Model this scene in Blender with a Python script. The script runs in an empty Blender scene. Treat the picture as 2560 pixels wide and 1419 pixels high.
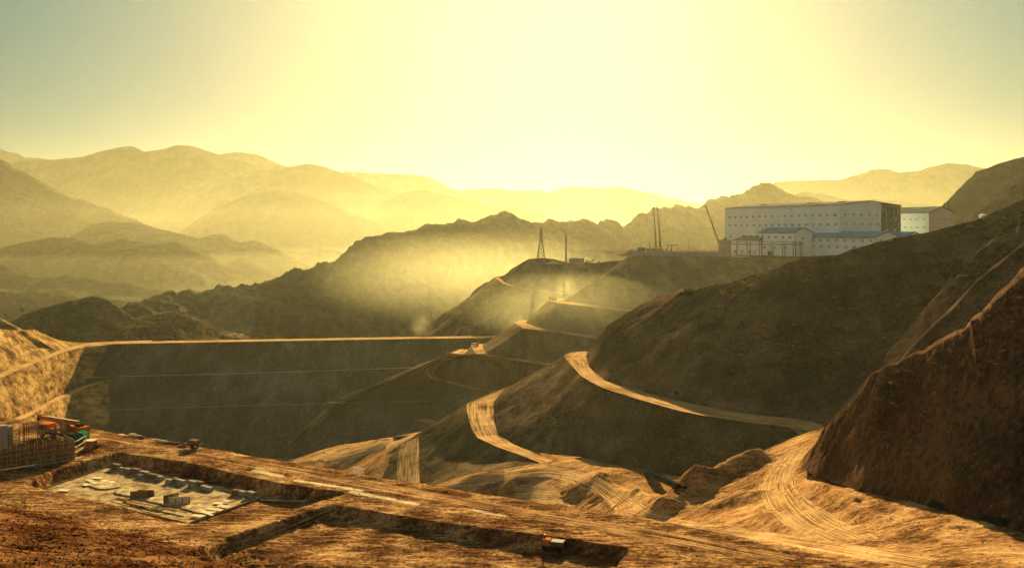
import bpy, bmesh, math, random
import numpy as np
from mathutils import Vector, Matrix
from mathutils.bvhtree import BVHTree
from mathutils.geometry import tessellate_polygon

random.seed(7)
C = bpy.data.collections.new("Scene"); bpy.context.scene.collection.children.link(C)
SC = bpy.context.scene

# ------------------------------------------------------------------ camera
F = 2400.0                      # focal length in photograph pixels
HY = 583.0                      # row of the horizon; the camera stands at the origin, looking along +Y
cam_d = bpy.data.cameras.new("camera"); cam = bpy.data.objects.new("camera", cam_d); C.objects.link(cam)
cam_d.sensor_width = 36.0; cam_d.lens = F/2560*36
cam_d.shift_y = -(709.5-HY)/2560
cam_d.clip_start = 0.5; cam_d.clip_end = 20000
cam.rotation_euler = (math.radians(90), 0, 0)
SC.camera = cam

# ------------------------------------------------------------------ sky, sun, exposure
SUN_EL = 18.0; SUN_AZ = 4.0       # degrees above the horizon, degrees to the right of +Y
world = bpy.data.worlds.new("World"); SC.world = world; world.use_nodes = True
wn = world.node_tree; wn.nodes.clear()
sky = wn.nodes.new("ShaderNodeTexSky"); sky.sky_type = 'NISHITA'; sky.sun_disc = False
sky.sun_elevation = math.radians(SUN_EL); sky.sun_rotation = math.radians(SUN_AZ)
sky.air_density = 1.0; sky.dust_density = 4.0; sky.ozone_density = 0.6; sky.altitude = 900
bg = wn.nodes.new("ShaderNodeBackground"); bg.inputs[1].default_value = 0.05
tint = wn.nodes.new("ShaderNodeMix"); tint.data_type = 'RGBA'; tint.blend_type = 'MULTIPLY'
tint.inputs[0].default_value = 1.0; tint.inputs[7].default_value = (0.05, 0.055, 0.05, 1)
wn.links.new(sky.outputs[0], tint.inputs[6]); wn.links.new(tint.outputs[2], bg.inputs[0])
# dusty aureole: brightness of the sky by its angle from the sun
SUN_DIR = (math.sin(math.radians(0.8))*math.cos(math.radians(SUN_EL)), math.cos(math.radians(0.8))*math.cos(math.radians(SUN_EL)), math.sin(math.radians(SUN_EL)))
tcw = wn.nodes.new("ShaderNodeTexCoord"); dt = wn.nodes.new("ShaderNodeVectorMath"); dt.operation = 'DOT_PRODUCT'
wn.links.new(tcw.outputs['Generated'], dt.inputs[0]); dt.inputs[1].default_value = SUN_DIR
ac_ = wn.nodes.new("ShaderNodeMath"); ac_.operation = 'ARCCOSINE'; wn.links.new(dt.outputs['Value'], ac_.inputs[0])
dv_ = wn.nodes.new("ShaderNodeMath"); dv_.operation = 'DIVIDE'; wn.links.new(ac_.outputs[0], dv_.inputs[0]); dv_.inputs[1].default_value = math.radians(90)
wr = wn.nodes.new("ShaderNodeValToRGB"); e = wr.color_ramp.elements
AUREOLE = [(0, (.215, .205, .088)), (9, (.19, .182, .082)), (15, (.118, .116, .064)), (21, (.055, .074, .056)), (27, (.018, .054, .050)), (34, (.009, .040, .040)), (44, (.014, .032, .034)), (60, (.032, .040, .042)), (90, (.052, .060, .062))]
while len(e) < len(AUREOLE): e.new(.5)
for el, (d_, c_) in zip(e, AUREOLE): el.position = d_/90; el.color = (*c_, 1)
wn.links.new(dv_.outputs[0], wr.inputs[0])
bg2 = wn.nodes.new("ShaderNodeBackground"); bg2.inputs[1].default_value = 1.0; wn.links.new(wr.outputs[0], bg2.inputs[0])
ad = wn.nodes.new("ShaderNodeAddShader"); wn.links.new(bg.outputs[0], ad.inputs[0]); wn.links.new(bg2.outputs[0], ad.inputs[1])
wo = wn.nodes.new("ShaderNodeOutputWorld"); wn.links.new(ad.outputs[0], wo.inputs[0])

sd = bpy.data.lights.new("sun", 'SUN'); sd.energy = 5.0; sd.angle = math.radians(0.5); sd.color = (1.0, 0.74, 0.38)
sun = bpy.data.objects.new("sun", sd); C.objects.link(sun)
to_sun = Vector((math.sin(math.radians(SUN_AZ))*math.cos(math.radians(SUN_EL)),
                 math.cos(math.radians(SUN_AZ))*math.cos(math.radians(SUN_EL)), math.sin(math.radians(SUN_EL))))
sun.rotation_euler = to_sun.to_track_quat('Z', 'Y').to_euler()
SC.view_settings.view_transform = 'Standard'; SC.view_settings.look = 'None'
SC.view_settings.exposure = 1.7; SC.view_settings.gamma = 1.0
SC.cycles.volume_bounces = 0; SC.cycles.max_bounces = 6; SC.cycles.diffuse_bounces = 2
SC.cycles.use_denoising = True
HAZE_DENSITY = 2.1e-5; HAZE_COLOR = (0.98, 0.98, 0.56, 1); HAZE_G = 0.60

# ------------------------------------------------------------------ helpers: space
def rr(py): return (py-HY)/F
def P3(px, py, D): return np.array(((px-1280)*D/F, D, -(py-HY)*D/F))
def interp_row(pts, n):
    a = np.array([[p[0], p[1]] for p in pts], float)
    s = np.r_[0, np.cumsum(np.hypot(*np.diff(a, axis=0).T))]
    t = np.linspace(0, s[-1], n)
    out = np.stack([np.interp(t, s, a[:, 0]), np.interp(t, s, a[:, 1])], 1)
    return out, s, t
def smooth(a, k=2):
    for _ in range(k):
        b = a.copy(); b[1:-1] = (a[:-2]+2*a[1:-1]+a[2:])/4; a = b
    return a
def row(pts, n, prev=None, op=None, sm=2, index=False):
    """a row of a landform: pts = (px, py[, D]).  Without D the distance follows from the row before:
    op 'level' keeps the height, op = s goes down (or up) a slope of s metres forward per metre of height"""
    if index:
        a = np.array([[p[0], p[1]] for p in pts], float); k = np.arange(len(pts)); t = np.linspace(0, len(pts)-1, n)
        px = np.interp(t, k, a[:, 0]); py = np.interp(t, k, a[:, 1]); s = k
        q = np.stack([px, py], 1)
    else:
        q, s, t = interp_row(pts, n)
    q = smooth(q, sm)
    r = (q[:, 1]-HY)/F
    have = [i for i, p in enumerate(pts) if len(p) > 2]
    if op is None:
        D = np.interp(t, [s[i] for i in have], [pts[i][2] for i in have])
        D = smooth(D, sm)
    else:
        D0 = prev[:, 1]; r0 = -prev[:, 2]/D0
        D = D0*r0/r if op == 'level' else D0*(1+op*r0)/(1+op*r)
        if have:
            ks = sorted(set([0, len(pts)-1]+have)); f = []
            for i in ks:
                f.append(pts[i][2]/np.interp(s[i], t, D) if i in have else 1.0)
            D = D*np.interp(t, [s[i] for i in ks], f)
    return np.stack([(q[:, 0]-1280)*D/F, D, -r*D], 1)
def zrow(pts, n, z=None, sm=2, index=False):
    """pts = (px, py[, z]); distance from the height"""
    p2 = []
    for p in pts:
        zz = p[2] if len(p) > 2 else z
        p2.append((p[0], p[1], -zz/rr(p[1])))
    return row(p2, n, sm=sm, index=index)
def off(r, dx=0, dy=0, dz=0): return r+np.array((dx, dy, dz), float)

# ------------------------------------------------------------------ helpers: noise
def _h(ix, iy, iz):
    n = (ix*374761393 + iy*668265263 + iz*2147483647 ^ (ix*iy+iz*7919)) & 0xffffffff
    n = ((n ^ (n >> 13))*1274126177) & 0xffffffff
    n = ((n ^ (n >> 16))*2246822519) & 0xffffffff
    return ((n ^ (n >> 15)) & 0xffff)/32767.5-1
def vn(p):
    i = np.floor(p).astype(np.int64); f = p-i; f = f*f*f*(f*(f*6-15)+10)
    x, y, z = i[..., 0], i[..., 1], i[..., 2]; o = 0
    for dx in (0, 1):
        for dy in (0, 1):
            for dz in (0, 1):
                w = (f[..., 0] if dx else 1-f[..., 0])*(f[..., 1] if dy else 1-f[..., 1])*(f[..., 2] if dz else 1-f[..., 2])
                o = o+w*_h(x+dx, y+dy, z+dz)
    return o
ROT = np.array(((.80, .60, 0), (-.36, .48, .80), (.48, -.64, .60)))
def fbm(p, octv=5, gain=.5, ridged=False):
    a = 1; o = 0; tot = 0; q = np.array(p, float)+17.3
    for _ in range(octv):
        v = vn(q)
        if ridged: v = 1-2*np.abs(v)*1.4
        o = o+a*v; tot += a; a *= gain; q = q@ROT.T*2.03+5.1
    return o/tot

# ------------------------------------------------------------------ helpers: objects
def tag(o, label=None, cat=None, group=None, kind=None):
    if label: o['label'] = label
    if cat: o['category'] = cat
    if group: o['group'] = group
    if kind: o['kind'] = kind
    return o
BV = {}
def grid_obj(name, Pt, mat, kind='structure', parent=None, uv=True, attr=None, bvh=None, smoothed=True):
    nv, nu = Pt.shape[:2]
    me = bpy.data.meshes.new(name)
    V = Pt.reshape(-1, 3)
    idx = np.arange(nv*nu).reshape(nv, nu)
    q = np.stack([idx[:-1, :-1], idx[1:, :-1], idx[1:, 1:], idx[:-1, 1:]], -1).reshape(-1, 4)
    # face normals should look up
    a, b, c = V[q[:, 0]], V[q[:, 1]], V[q[:, 2]]
    if np.cross(b-a, c-a)[:, 2].mean() < 0: q = q[:, ::-1]
    me.vertices.add(len(V)); me.vertices.foreach_set("co", V.astype(np.float32).ravel())
    me.loops.add(q.size); me.loops.foreach_set("vertex_index", q.astype(np.int32).ravel())
    me.polygons.add(len(q)); me.polygons.foreach_set("loop_start", (np.arange(len(q))*4).astype(np.int32))
    me.polygons.foreach_set("loop_total", np.full(len(q), 4, np.int32)); me.update(calc_edges=True)
    if uv:
        du = np.r_[0, np.cumsum(np.linalg.norm(np.diff(Pt[nv//2], axis=0), axis=1))]
        dv = np.r_[0, np.cumsum(np.linalg.norm(np.diff(Pt[:, nu//2], axis=0), axis=1))]
        U, W = np.meshgrid(du, dv)
        UVv = np.stack([U.ravel(), W.ravel()], 1)[q.ravel()]
        l = me.uv_layers.new(name="uv"); l.data.foreach_set("uv", UVv.astype(np.float32).ravel())
    if attr:
        for k, v in attr.items():
            at = me.attributes.new(k, 'FLOAT', 'POINT'); at.data.foreach_set("value", v.astype(np.float32).ravel())
    me.polygons.foreach_set("use_smooth", np.full(len(q), smoothed))
    me.materials.append(mat)
    o = bpy.data.objects.new(name, me); C.objects.link(o)
    if parent: o.parent = parent
    elif kind: o['kind'] = kind
    if bvh is not None:
        BV.setdefault(bvh, []).append((V.copy(), q.copy()))
    return o
def normals(Pt):
    du = np.gradient(Pt, axis=1); dv = np.gradient(Pt, axis=0)
    n = np.cross(du, dv); n /= np.linalg.norm(n, axis=2, keepdims=True)+1e-9
    n[n[..., 2].mean() < 0 if False else np.zeros(n.shape[:2], bool)] *= 1
    if n[..., 2].mean() < 0: n = -n
    return n
def loft(name, rows, divs, mat, amp=0., freq=.02, taper=None, ridged=False, octv=5, aniso=1., parent=None, bvh=None, seed=0, curve=None, kind='structure', edge=0, uv=True, gully=None):
    """rows: arrays (n,3); divs: subdivisions between consecutive rows; taper: noise weight per row"""
    if isinstance(divs, int): divs = [divs]*(len(rows)-1)
    out = []; tp = []
    taper = taper or [1]*len(rows)
    for k in range(len(rows)-1):
        m = divs[k]
        for j in range(m + (k == len(rows)-2)):
            t = j/m
            tt = t if curve is None or curve[k] == 0 else t+curve[k]*math.sin(t*math.pi)*.5
            base = rows[k]*(1-t)+rows[k+1]*t
            if curve is not None and curve[k]:
                base = base.copy(); base[:, 2] += curve[k]*math.sin(t*math.pi)
            out.append(base); ts = t*t*(3-2*t)
            tp.append(taper[k]*(1-ts)+taper[k+1]*ts)
    Pt = np.array(out); tp = np.array(tp)[:, None]
    if amp:
        n = normals(Pt)
        q = (Pt+seed*131.7)*freq*np.array((1, 1, aniso))
        d = fbm(q, octv, .5, ridged)*amp*tp
        if edge:
            e = np.minimum(np.arange(Pt.shape[1]), np.arange(Pt.shape[1])[::-1])/edge
            d = d*np.clip(e, 0, 1)[None]
        Pt = Pt+n*d[..., None]
    if gully:
        n = normals(Pt); m_ = Pt.shape[0]//2
        du = np.r_[0, np.cumsum(np.linalg.norm(np.diff(Pt[m_], axis=0), axis=1))]; dv = np.r_[0, np.cumsum(np.linalg.norm(np.diff(Pt[:, Pt.shape[1]//2], axis=0), axis=1))]
        U, V = np.meshgrid(du, dv); wv = fbm(np.dstack([U*.03, V*.05, U*0+seed]), 3)*6
        g_ = fbm(np.dstack([(U+wv)*gully[1], V*gully[1]*.12, U*0+seed]), 4, .55, True); g2 = fbm(Pt*gully[1]*1.7, 4, .6)
        Pt = Pt+n*((g_*.7+g2*.5)*gully[0]*tp)[..., None]
    return grid_obj(name, Pt, mat, parent=parent, bvh=bvh, kind=kind, uv=uv)
def make_bvh(keys):
    Vs = []; Fs = []; k = 0
    for key in keys:
        for V, q in BV.get(key, []):
            Vs.append(V); Fs.append(q+k); k += len(V)
    V = np.concatenate(Vs); Fq = np.concatenate(Fs)
    return BVHTree.FromPolygons([tuple(v) for v in V.tolist()], Fq.tolist())
def hit(bv, px, py):
    d = Vector(((px-1280)/F, 1, -(py-HY)/F)).normalized()
    h = bv.ray_cast(Vector((0, 0, 0)), d)
    return h[0]
def drop(bv, x, y, z0=400):
    h = bv.ray_cast(Vector((x, y, z0)), Vector((0, 0, -1)))
    return h[0], h[1]

# ------------------------------------------------------------------ helpers: materials
def mat_new(name):
    m = bpy.data.materials.new(name); m.use_nodes = True; nt = m.node_tree; nt.nodes.clear()
    o = nt.nodes.new("ShaderNodeOutputMaterial"); b = nt.nodes.new("ShaderNodeBsdfPrincipled")
    nt.links.new(b.outputs[0], o.inputs[0]); return m, nt, b
def ramp(nt, stops):
    r = nt.nodes.new("ShaderNodeValToRGB"); e = r.color_ramp.elements
    while len(e) < len(stops): e.new(.5)
    for el, (p, c) in zip(e, stops): el.position = p; el.color = (*c, 1)
    return r
def noise(nt, vec, scale, detail=4, rough=.6, map_scale=None, rot=(0, 0, 0), dist=0):
    n = nt.nodes.new("ShaderNodeTexNoise"); n.inputs['Scale'].default_value = scale
    n.inputs['Detail'].default_value = detail; n.inputs['Roughness'].default_value = rough; n.inputs['Distortion'].default_value = dist
    src = vec
    if map_scale:
        mp = nt.nodes.new("ShaderNodeMapping"); mp.inputs['Scale'].default_value = map_scale; mp.inputs['Rotation'].default_value = rot
        nt.links.new(vec, mp.inputs[0]); src = mp.outputs[0]
    nt.links.new(src, n.inputs['Vector']); return n.outputs['Fac']
def mixc(nt, a, b, fac, mode='MIX'):
    m = nt.nodes.new("ShaderNodeMix"); m.data_type = 'RGBA'; m.blend_type = mode
    for i, v in ((0, fac), (6, a), (7, b)):
        if isinstance(v, (int, float)): m.inputs[i].default_value = v
        elif isinstance(v, tuple): m.inputs[i].default_value = (*v, 1)
        else: nt.links.new(v, m.inputs[i])
    return m.outputs[2]
def math_(nt, op, a, b=None, clamp=False):
    m = nt.nodes.new("ShaderNodeMath"); m.operation = op; m.use_clamp = clamp
    for i, v in ((0, a), (1, b)):
        if v is None: continue
        if isinstance(v, (int, float)): m.inputs[i].default_value = v
        else: nt.links.new(v, m.inputs[i])
    return m.outputs[0]
def earth(name, cols, s1, s2, bump=.3, streak=None, streak_amt=.5, uvstreak=None, rough=.95, attr=None, attr_col=None, attr2=None, s3=None, specks=None, bscale=1):
    """soil: broad patches at 1/s1 m, grain at 1/s2 m, streaks along a direction, optional stain mask from an attribute"""
    m, nt, b = mat_new(name); b.inputs['Roughness'].default_value = rough
    b.inputs['Specular IOR Level'].default_value = 0
    tc = nt.nodes.new("ShaderNodeTexCoord"); ob = tc.outputs['Object']
    a = noise(nt, ob, s1, 5, .6); g = noise(nt, ob, s2, 5, .7)
    f = math_(nt, 'ADD', math_(nt, 'MULTIPLY', a, .55), math_(nt, 'MULTIPLY', g, .45))
    h = g
    if streak:
        st = noise(nt, ob, streak[0], 5, .7, streak[1], streak[2], .1)
        f = math_(nt, 'ADD', math_(nt, 'MULTIPLY', f, 1-streak_amt), math_(nt, 'MULTIPLY', st, streak_amt))
        h = math_(nt, 'ADD', math_(nt, 'MULTIPLY', g, .6), st)
    if uvstreak:
        st = noise(nt, tc.outputs['UV'], 1.0, 4, .6, uvstreak, (0, 0, 0), .3)
        f = math_(nt, 'ADD', math_(nt, 'MULTIPLY', f, 1-streak_amt), math_(nt, 'MULTIPLY', st, streak_amt))
        h = math_(nt, 'ADD', math_(nt, 'MULTIPLY', g, .5), math_(nt, 'MULTIPLY', st, 1.2))
    r = ramp(nt, [(.42+.16*i/(len(cols)-1), c) for i, c in enumerate(cols)]); nt.links.new(f, r.inputs[0])
    col = r.outputs[0]
    if specks:
        sp = noise(nt, ob, specks[0], 2, .5)
        k = ramp(nt, [(specks[1], (0, 0, 0)), (specks[1]+.06, (1, 1, 1))]); nt.links.new(sp, k.inputs[0])
        col = mixc(nt, col, specks[2], k.outputs[0])
    if attr:
        at = nt.nodes.new("ShaderNodeAttribute"); at.attribute_name = attr
        br = noise(nt, ob, .5, 4, .7, (1, 1, 1))
        kk = ramp(nt, [(.50, (0, 0, 0)), (.85, (1, 1, 1))])
        nt.links.new(math_(nt, 'MULTIPLY', at.outputs['Fac'], math_(nt, 'ADD', br, .35)), kk.inputs[0])
        col = mixc(nt, col, attr_col, kk.outputs[0])
    if attr2:
        at = nt.nodes.new("ShaderNodeAttribute"); at.attribute_name = attr2[0]
        col = mixc(nt, col, mixc(nt, col, attr2[1], 1.0, 'MULTIPLY'), at.outputs['Fac'])
    nt.links.new(col, b.inputs['Base Color'])
    bp = nt.nodes.new("ShaderNodeBump"); bp.inputs['Strength'].default_value = 1; bp.inputs['Distance'].default_value = bump
    nt.links.new(h, bp.inputs['Height']); nt.links.new(bp.outputs[0], b.inputs['Normal'])
    return m
def paint(name, col, rough=.6, metal=0., var=.15, scale=.5, bump=0, dirt=None):
    m, nt, b = mat_new(name); b.inputs['Roughness'].default_value = rough; b.inputs['Metallic'].default_value = metal; b.inputs['Specular IOR Level'].default_value = .5 if rough < .3 else 0
    tc = nt.nodes.new("ShaderNodeTexCoord"); n = noise(nt, tc.outputs['Object'], scale, 5, .65)
    lo = tuple(c*(1-var) for c in col) if not dirt else dirt
    hi = tuple(min(1, c*(1+var)) for c in col)
    r = ramp(nt, [(.35, lo), (.6, hi)]); nt.links.new(n, r.inputs[0]); nt.links.new(r.outputs[0], b.inputs['Base Color'])
    if bump:
        bp = nt.nodes.new("ShaderNodeBump"); bp.inputs['Distance'].default_value = bump
        nt.links.new(n, bp.inputs['Height']); nt.links.new(bp.outputs[0], b.inputs['Normal'])
    return m
# ================================================================== materials of the land
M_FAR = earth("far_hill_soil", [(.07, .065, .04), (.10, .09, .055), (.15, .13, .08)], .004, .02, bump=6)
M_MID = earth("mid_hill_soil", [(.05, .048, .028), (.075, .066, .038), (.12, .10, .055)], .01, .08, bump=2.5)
M_DAM = earth("dam_rockfill", [(.016, .013, .011), (.048, .040, .032), (.13, .11, .09)], .022, .9, bump=.5, streak=(.10, (1, .4, .16), (0, 0, 0)), streak_amt=.3, specks=(1.3, .62, (.26, .23, .18)))
M_BENCH = earth("bench_rockfill", [(.055, .042, .022), (.12, .088, .044), (.24, .17, .08)], .03, .7, bump=.5, streak=(.10, (1, .6, .12), (0, 0, .3)), streak_amt=.35)
M_SPUR = earth("spur_rockfill", [(.026, .018, .010), (.072, .050, .026), (.17, .115, .055)], .05, 1.3, bump=.35, streak=(.2, (1, .5, .15), (0, 0, .5)), streak_amt=.35, specks=(2.2, .62, (.30, .22, .14)))
M_R1 = earth("scrub_hillside_soil", [(.018, .012, .008), (.075, .048, .027), (.19, .12, .062)], .035, .8, bump=.8, streak=(.12, (1, 1, .2), (0, 0, .5)), streak_amt=.3, specks=(.8, .63, (.06, .055, .03)))
M_R2 = earth("cut_red_soil", [(.018, .010, .006), (.070, .038, .021), (.17, .095, .050)], .05, 1.1, bump=.7, streak=(.9, (1, 1, .08), (0, 0, .4)), streak_amt=.3, specks=(1.2, .64, (.06, .05, .03)))
M_LEFT = earth("abutment_soil", [(.05, .03, .012), (.22, .13, .046), (.46, .29, .10)], .04, .5, bump=.9, streak=(.12, (.35, 1, 2.2), (0, .5, .2)), streak_amt=.5)
M_ROAD = earth("haul_road_dirt", [(.16, .08, .03), (.45, .27, .11), (.64, .42, .18)], .10, 1.2, bump=.3, uvstreak=(.04, 1.1, 1), streak_amt=.55)
M_TRACK = earth("rutted_platform_dirt", [(.05, .022, .010), (.26, .135, .052), (.52, .32, .13)], .3, 2.0, bump=.2, uvstreak=(.05, 2.2, 1), streak_amt=.5)
M_GROUND = earth("trampled_dirt", [(.07, .032, .012), (.30, .155, .06), (.54, .33, .13)], .12, 1.6, bump=.35, streak=(.7, (.4, 1.5, 1), (0, 0, .75)), streak_amt=.3)
M_PLAT = earth("platform_dirt", [(.032, .013, .007), (.165, .077, .028), (.52, .31, .12)], .14, 2.2, bump=.22, streak=(.9, (.3, 1.6, 1), (0, 0, .52)), streak_amt=.33, attr='pale', attr_col=(.60, .50, .28), attr2=('spoil', (.52, .42, .38)))
M_VEG = earth("scrub_hill_soil", [(.06, .05, .025), (.12, .09, .045), (.22, .16, .08)], .03, .25, bump=1.2)

# ================================================================== far mountains
FAR = 1.2
def hill(name, sil, D, run, mat, amp, freq, seed=0, n=320, foot=-150, back=None, bv=None, samp=.24, divs=26, shape=.35):
    if name == 'mountain': run *= .6; amp *= .6
    if D > 1300 and name == 'mountain': D *= FAR; run *= FAR; amp *= FAR; freq /= FAR; foot = -150-60*(D > 3000)
    s = row([p if len(p) > 2 else (p[0], p[1], D) for p in sil], n, sm=2)
    f = s.copy(); f[:, 1] -= run; f[:, 2] = foot
    f[:, 0] *= 1.0
    b = s.copy(); b[:, 1] += (back or run); b[:, 2] = foot
    m1 = s*(1-.33)+f*.33; m1[:, 2] += shape*.0*(s[:, 2]-foot)
    m2 = s*(1-.7)+f*.7; m2[:, 2] -= .10*(s[:, 2]-foot)
    return loft(name, [b, s, m1, m2, f], [6, divs//3, divs//3, divs//3], mat, amp, freq, [1, samp, .8, 1, .6], ridged=True, octv=6, seed=seed, bvh=bv)
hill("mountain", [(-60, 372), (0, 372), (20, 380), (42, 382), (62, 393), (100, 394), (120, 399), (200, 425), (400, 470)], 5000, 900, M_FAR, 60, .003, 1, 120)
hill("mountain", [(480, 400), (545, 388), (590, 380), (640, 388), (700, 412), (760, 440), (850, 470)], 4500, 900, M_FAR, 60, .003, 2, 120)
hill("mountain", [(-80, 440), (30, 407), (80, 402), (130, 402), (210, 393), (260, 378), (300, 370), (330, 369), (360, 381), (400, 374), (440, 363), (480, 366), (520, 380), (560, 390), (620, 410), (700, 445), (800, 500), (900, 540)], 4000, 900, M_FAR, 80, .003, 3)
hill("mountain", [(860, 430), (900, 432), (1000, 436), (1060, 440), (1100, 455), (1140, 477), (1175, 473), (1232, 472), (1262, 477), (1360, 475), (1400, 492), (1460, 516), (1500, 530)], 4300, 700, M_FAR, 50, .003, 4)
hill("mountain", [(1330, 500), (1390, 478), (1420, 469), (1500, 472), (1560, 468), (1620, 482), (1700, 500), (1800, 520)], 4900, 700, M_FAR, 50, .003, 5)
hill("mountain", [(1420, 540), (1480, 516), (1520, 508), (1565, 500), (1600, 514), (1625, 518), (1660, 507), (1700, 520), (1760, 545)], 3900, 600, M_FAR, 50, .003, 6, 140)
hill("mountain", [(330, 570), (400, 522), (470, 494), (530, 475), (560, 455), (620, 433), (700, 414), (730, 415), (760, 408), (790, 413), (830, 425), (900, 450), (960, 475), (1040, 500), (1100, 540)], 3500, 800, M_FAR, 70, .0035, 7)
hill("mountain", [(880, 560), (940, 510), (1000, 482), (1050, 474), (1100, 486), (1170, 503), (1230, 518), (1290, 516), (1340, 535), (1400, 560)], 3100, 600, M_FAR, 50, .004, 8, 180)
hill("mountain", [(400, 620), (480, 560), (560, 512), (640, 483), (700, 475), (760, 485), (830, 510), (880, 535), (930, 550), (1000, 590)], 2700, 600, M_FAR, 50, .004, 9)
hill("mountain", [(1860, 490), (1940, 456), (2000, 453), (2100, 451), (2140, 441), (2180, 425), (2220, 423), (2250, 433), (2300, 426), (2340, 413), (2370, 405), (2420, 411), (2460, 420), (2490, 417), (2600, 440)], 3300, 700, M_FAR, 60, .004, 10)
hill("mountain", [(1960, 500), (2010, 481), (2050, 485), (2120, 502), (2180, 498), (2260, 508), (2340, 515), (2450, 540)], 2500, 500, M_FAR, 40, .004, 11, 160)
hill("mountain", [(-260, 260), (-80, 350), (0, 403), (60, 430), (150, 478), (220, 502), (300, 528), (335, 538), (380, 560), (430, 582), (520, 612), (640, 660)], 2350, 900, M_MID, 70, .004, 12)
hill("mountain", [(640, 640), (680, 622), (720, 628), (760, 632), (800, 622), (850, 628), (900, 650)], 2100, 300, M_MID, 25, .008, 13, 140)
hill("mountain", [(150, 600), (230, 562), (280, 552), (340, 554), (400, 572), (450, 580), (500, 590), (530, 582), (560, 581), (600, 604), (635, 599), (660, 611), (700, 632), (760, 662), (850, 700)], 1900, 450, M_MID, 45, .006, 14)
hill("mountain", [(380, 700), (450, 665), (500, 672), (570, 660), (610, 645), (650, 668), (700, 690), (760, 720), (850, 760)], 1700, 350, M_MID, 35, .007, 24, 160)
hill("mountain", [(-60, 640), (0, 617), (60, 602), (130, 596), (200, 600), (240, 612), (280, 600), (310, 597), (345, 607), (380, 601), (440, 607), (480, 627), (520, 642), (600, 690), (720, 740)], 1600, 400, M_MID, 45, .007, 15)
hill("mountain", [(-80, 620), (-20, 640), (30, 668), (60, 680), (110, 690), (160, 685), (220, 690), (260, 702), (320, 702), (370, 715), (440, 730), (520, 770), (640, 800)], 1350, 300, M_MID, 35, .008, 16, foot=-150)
hill("ridge", [(250, 800, 1150), (320, 776, 1150), (360, 760, 1160), (400, 750, 1170), (420, 738, 1170), (440, 740, 1180), (500, 735, 1200), (560, 722, 1220), (600, 712, 1240), (650, 695, 1250), (690, 679, 1260), (700, 683, 1260), (730, 672, 1280), (800, 650, 1300), (860, 625, 1330), (900, 608, 1350), (950, 592, 1380), (975, 577, 1390), (1000, 586, 1400), (1030, 575, 1410), (1060, 571, 1420), (1100, 570, 1430), (1150, 556, 1450), (1180, 560, 1460), (1220, 546, 1480), (1270, 533, 1500), (1320, 537, 1530), (1360, 555, 1560), (1400, 562, 1600), (1460, 556, 1640), (1500, 550, 1680), (1560, 556, 1740), (1620, 531, 1800), (1660, 521, 1840), (1740, 515, 1900), (1800, 498, 1950), (1850, 485, 2000), (1905, 464, 2040), (1920, 461, 2050), (1960, 475, 2090), (2000, 490, 2120), (2060, 508, 2180), (2140, 530, 2250)], 1400, 320, M_MID, 26, .014, 17, n=520, samp=.5, divs=60)
hill("mountain", [(2290, 590), (2340, 535), (2370, 505), (2392, 478), (2430, 446), (2442, 430), (2490, 414), (2520, 405), (2560, 390), (2640, 350), (2800, 300)], 1250, 300, M_MID, 30, .01, 18, samp=.25)
hill("mountain", [(2380, 600), (2420, 560), (2450, 530), (2500, 490), (2560, 445), (2640, 390), (2800, 330)], 1080, 260, M_R1, 22, .012, 19, samp=.25)

# the ground reaching to the horizon
g = np.stack(np.meshgrid(np.linspace(-7000, 7000, 90), np.linspace(-300, 12000, 90)), -1)
gz = -215+fbm(np.dstack([g*.002, np.zeros(g.shape[:2])]), 3)*4
grid_obj("ground", np.dstack([g, gz]), M_FAR)

# ================================================================== scrub covered hill behind the dam
hill("hill", [(-60, 840, 830), (30, 803, 830), (70, 782, 835), (120, 766, 840), (170, 752, 845), (200, 750, 850), (215, 742, 850), (240, 741, 850), (262, 746, 850), (285, 758, 850), (310, 780, 850), (340, 794, 845), (380, 803, 840), (450, 826, 830), (520, 842, 820), (600, 860, 800)], 840, 72, M_VEG, 6, .03, 30, foot=-100, n=200, bv='veg', samp=.2)
hill("hill", [(300, 822, 860), (340, 797, 860), (370, 790, 860), (400, 783, 860), (430, 779, 860), (455, 784, 860), (480, 792, 860), (520, 809, 850), (560, 826, 845), (600, 836, 840), (650, 845, 830), (700, 853, 820), (760, 862, 810)], 850, 66, M_VEG, 5, .03, 31, foot=-100, n=160, bv='veg', samp=.2)

# ================================================================== dam
def DD(py): return 838.6/(1+1.8*rr(py))
dam = bpy.data.objects.new("embankment_dam", None); C.objects.link(dam)
tag(dam, "long dark rockfill dam with a pale flat crest and two narrow berms across its face", "dam")
N = 260
crest_f = row([(120, 868, DD(868)), (210, 866, DD(866)), (290, 859, DD(859)), (640, 853, DD(853)), (1000, 847, DD(847)), (1215, 844, DD(844)), (1300, 842, DD(842))], N)
crest_b = crest_f.copy(); crest_b[:, 1] += 14
crest_bb = crest_b.copy(); crest_bb[:, 1] += 120; crest_bb[:, 2] = -150
b1 = row([(p, y, DD(y)) for p, y in ((200, 944), (285, 940), (600, 932), (1020, 918), (1150, 912))], N)
b1o = off(b1, 0, -3.2, 0)
b2 = row([(p, y, DD(y)) for p, y in ((200, 1026), (310, 1022), (600, 1013), (850, 1006), (1100, 1000))], N); b2o = off(b2, 0, -1.3, 0)
toe = row([(p, y, DD(y)) for p, y in ((200, 1150), (500, 1160), (700, 1150), (1100, 1120))], N)
loft("face", [crest_f, (crest_f+b1)/2, b1], 22, M_DAM, .5, .12, [.1, 1, .1], parent=dam, gully=(.22, .3))
loft("face", [b1o, (b1o+b2)/2, b2], 22, M_DAM, .5, .12, [.1, 1, .1], parent=dam, seed=2, gully=(.22, .3))
loft("face", [b2o, (b2o+toe)/2, toe], 26, M_DAM, .5, .12, [.1, 1, .5], parent=dam, seed=3, gully=(.22, .3))
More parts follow.
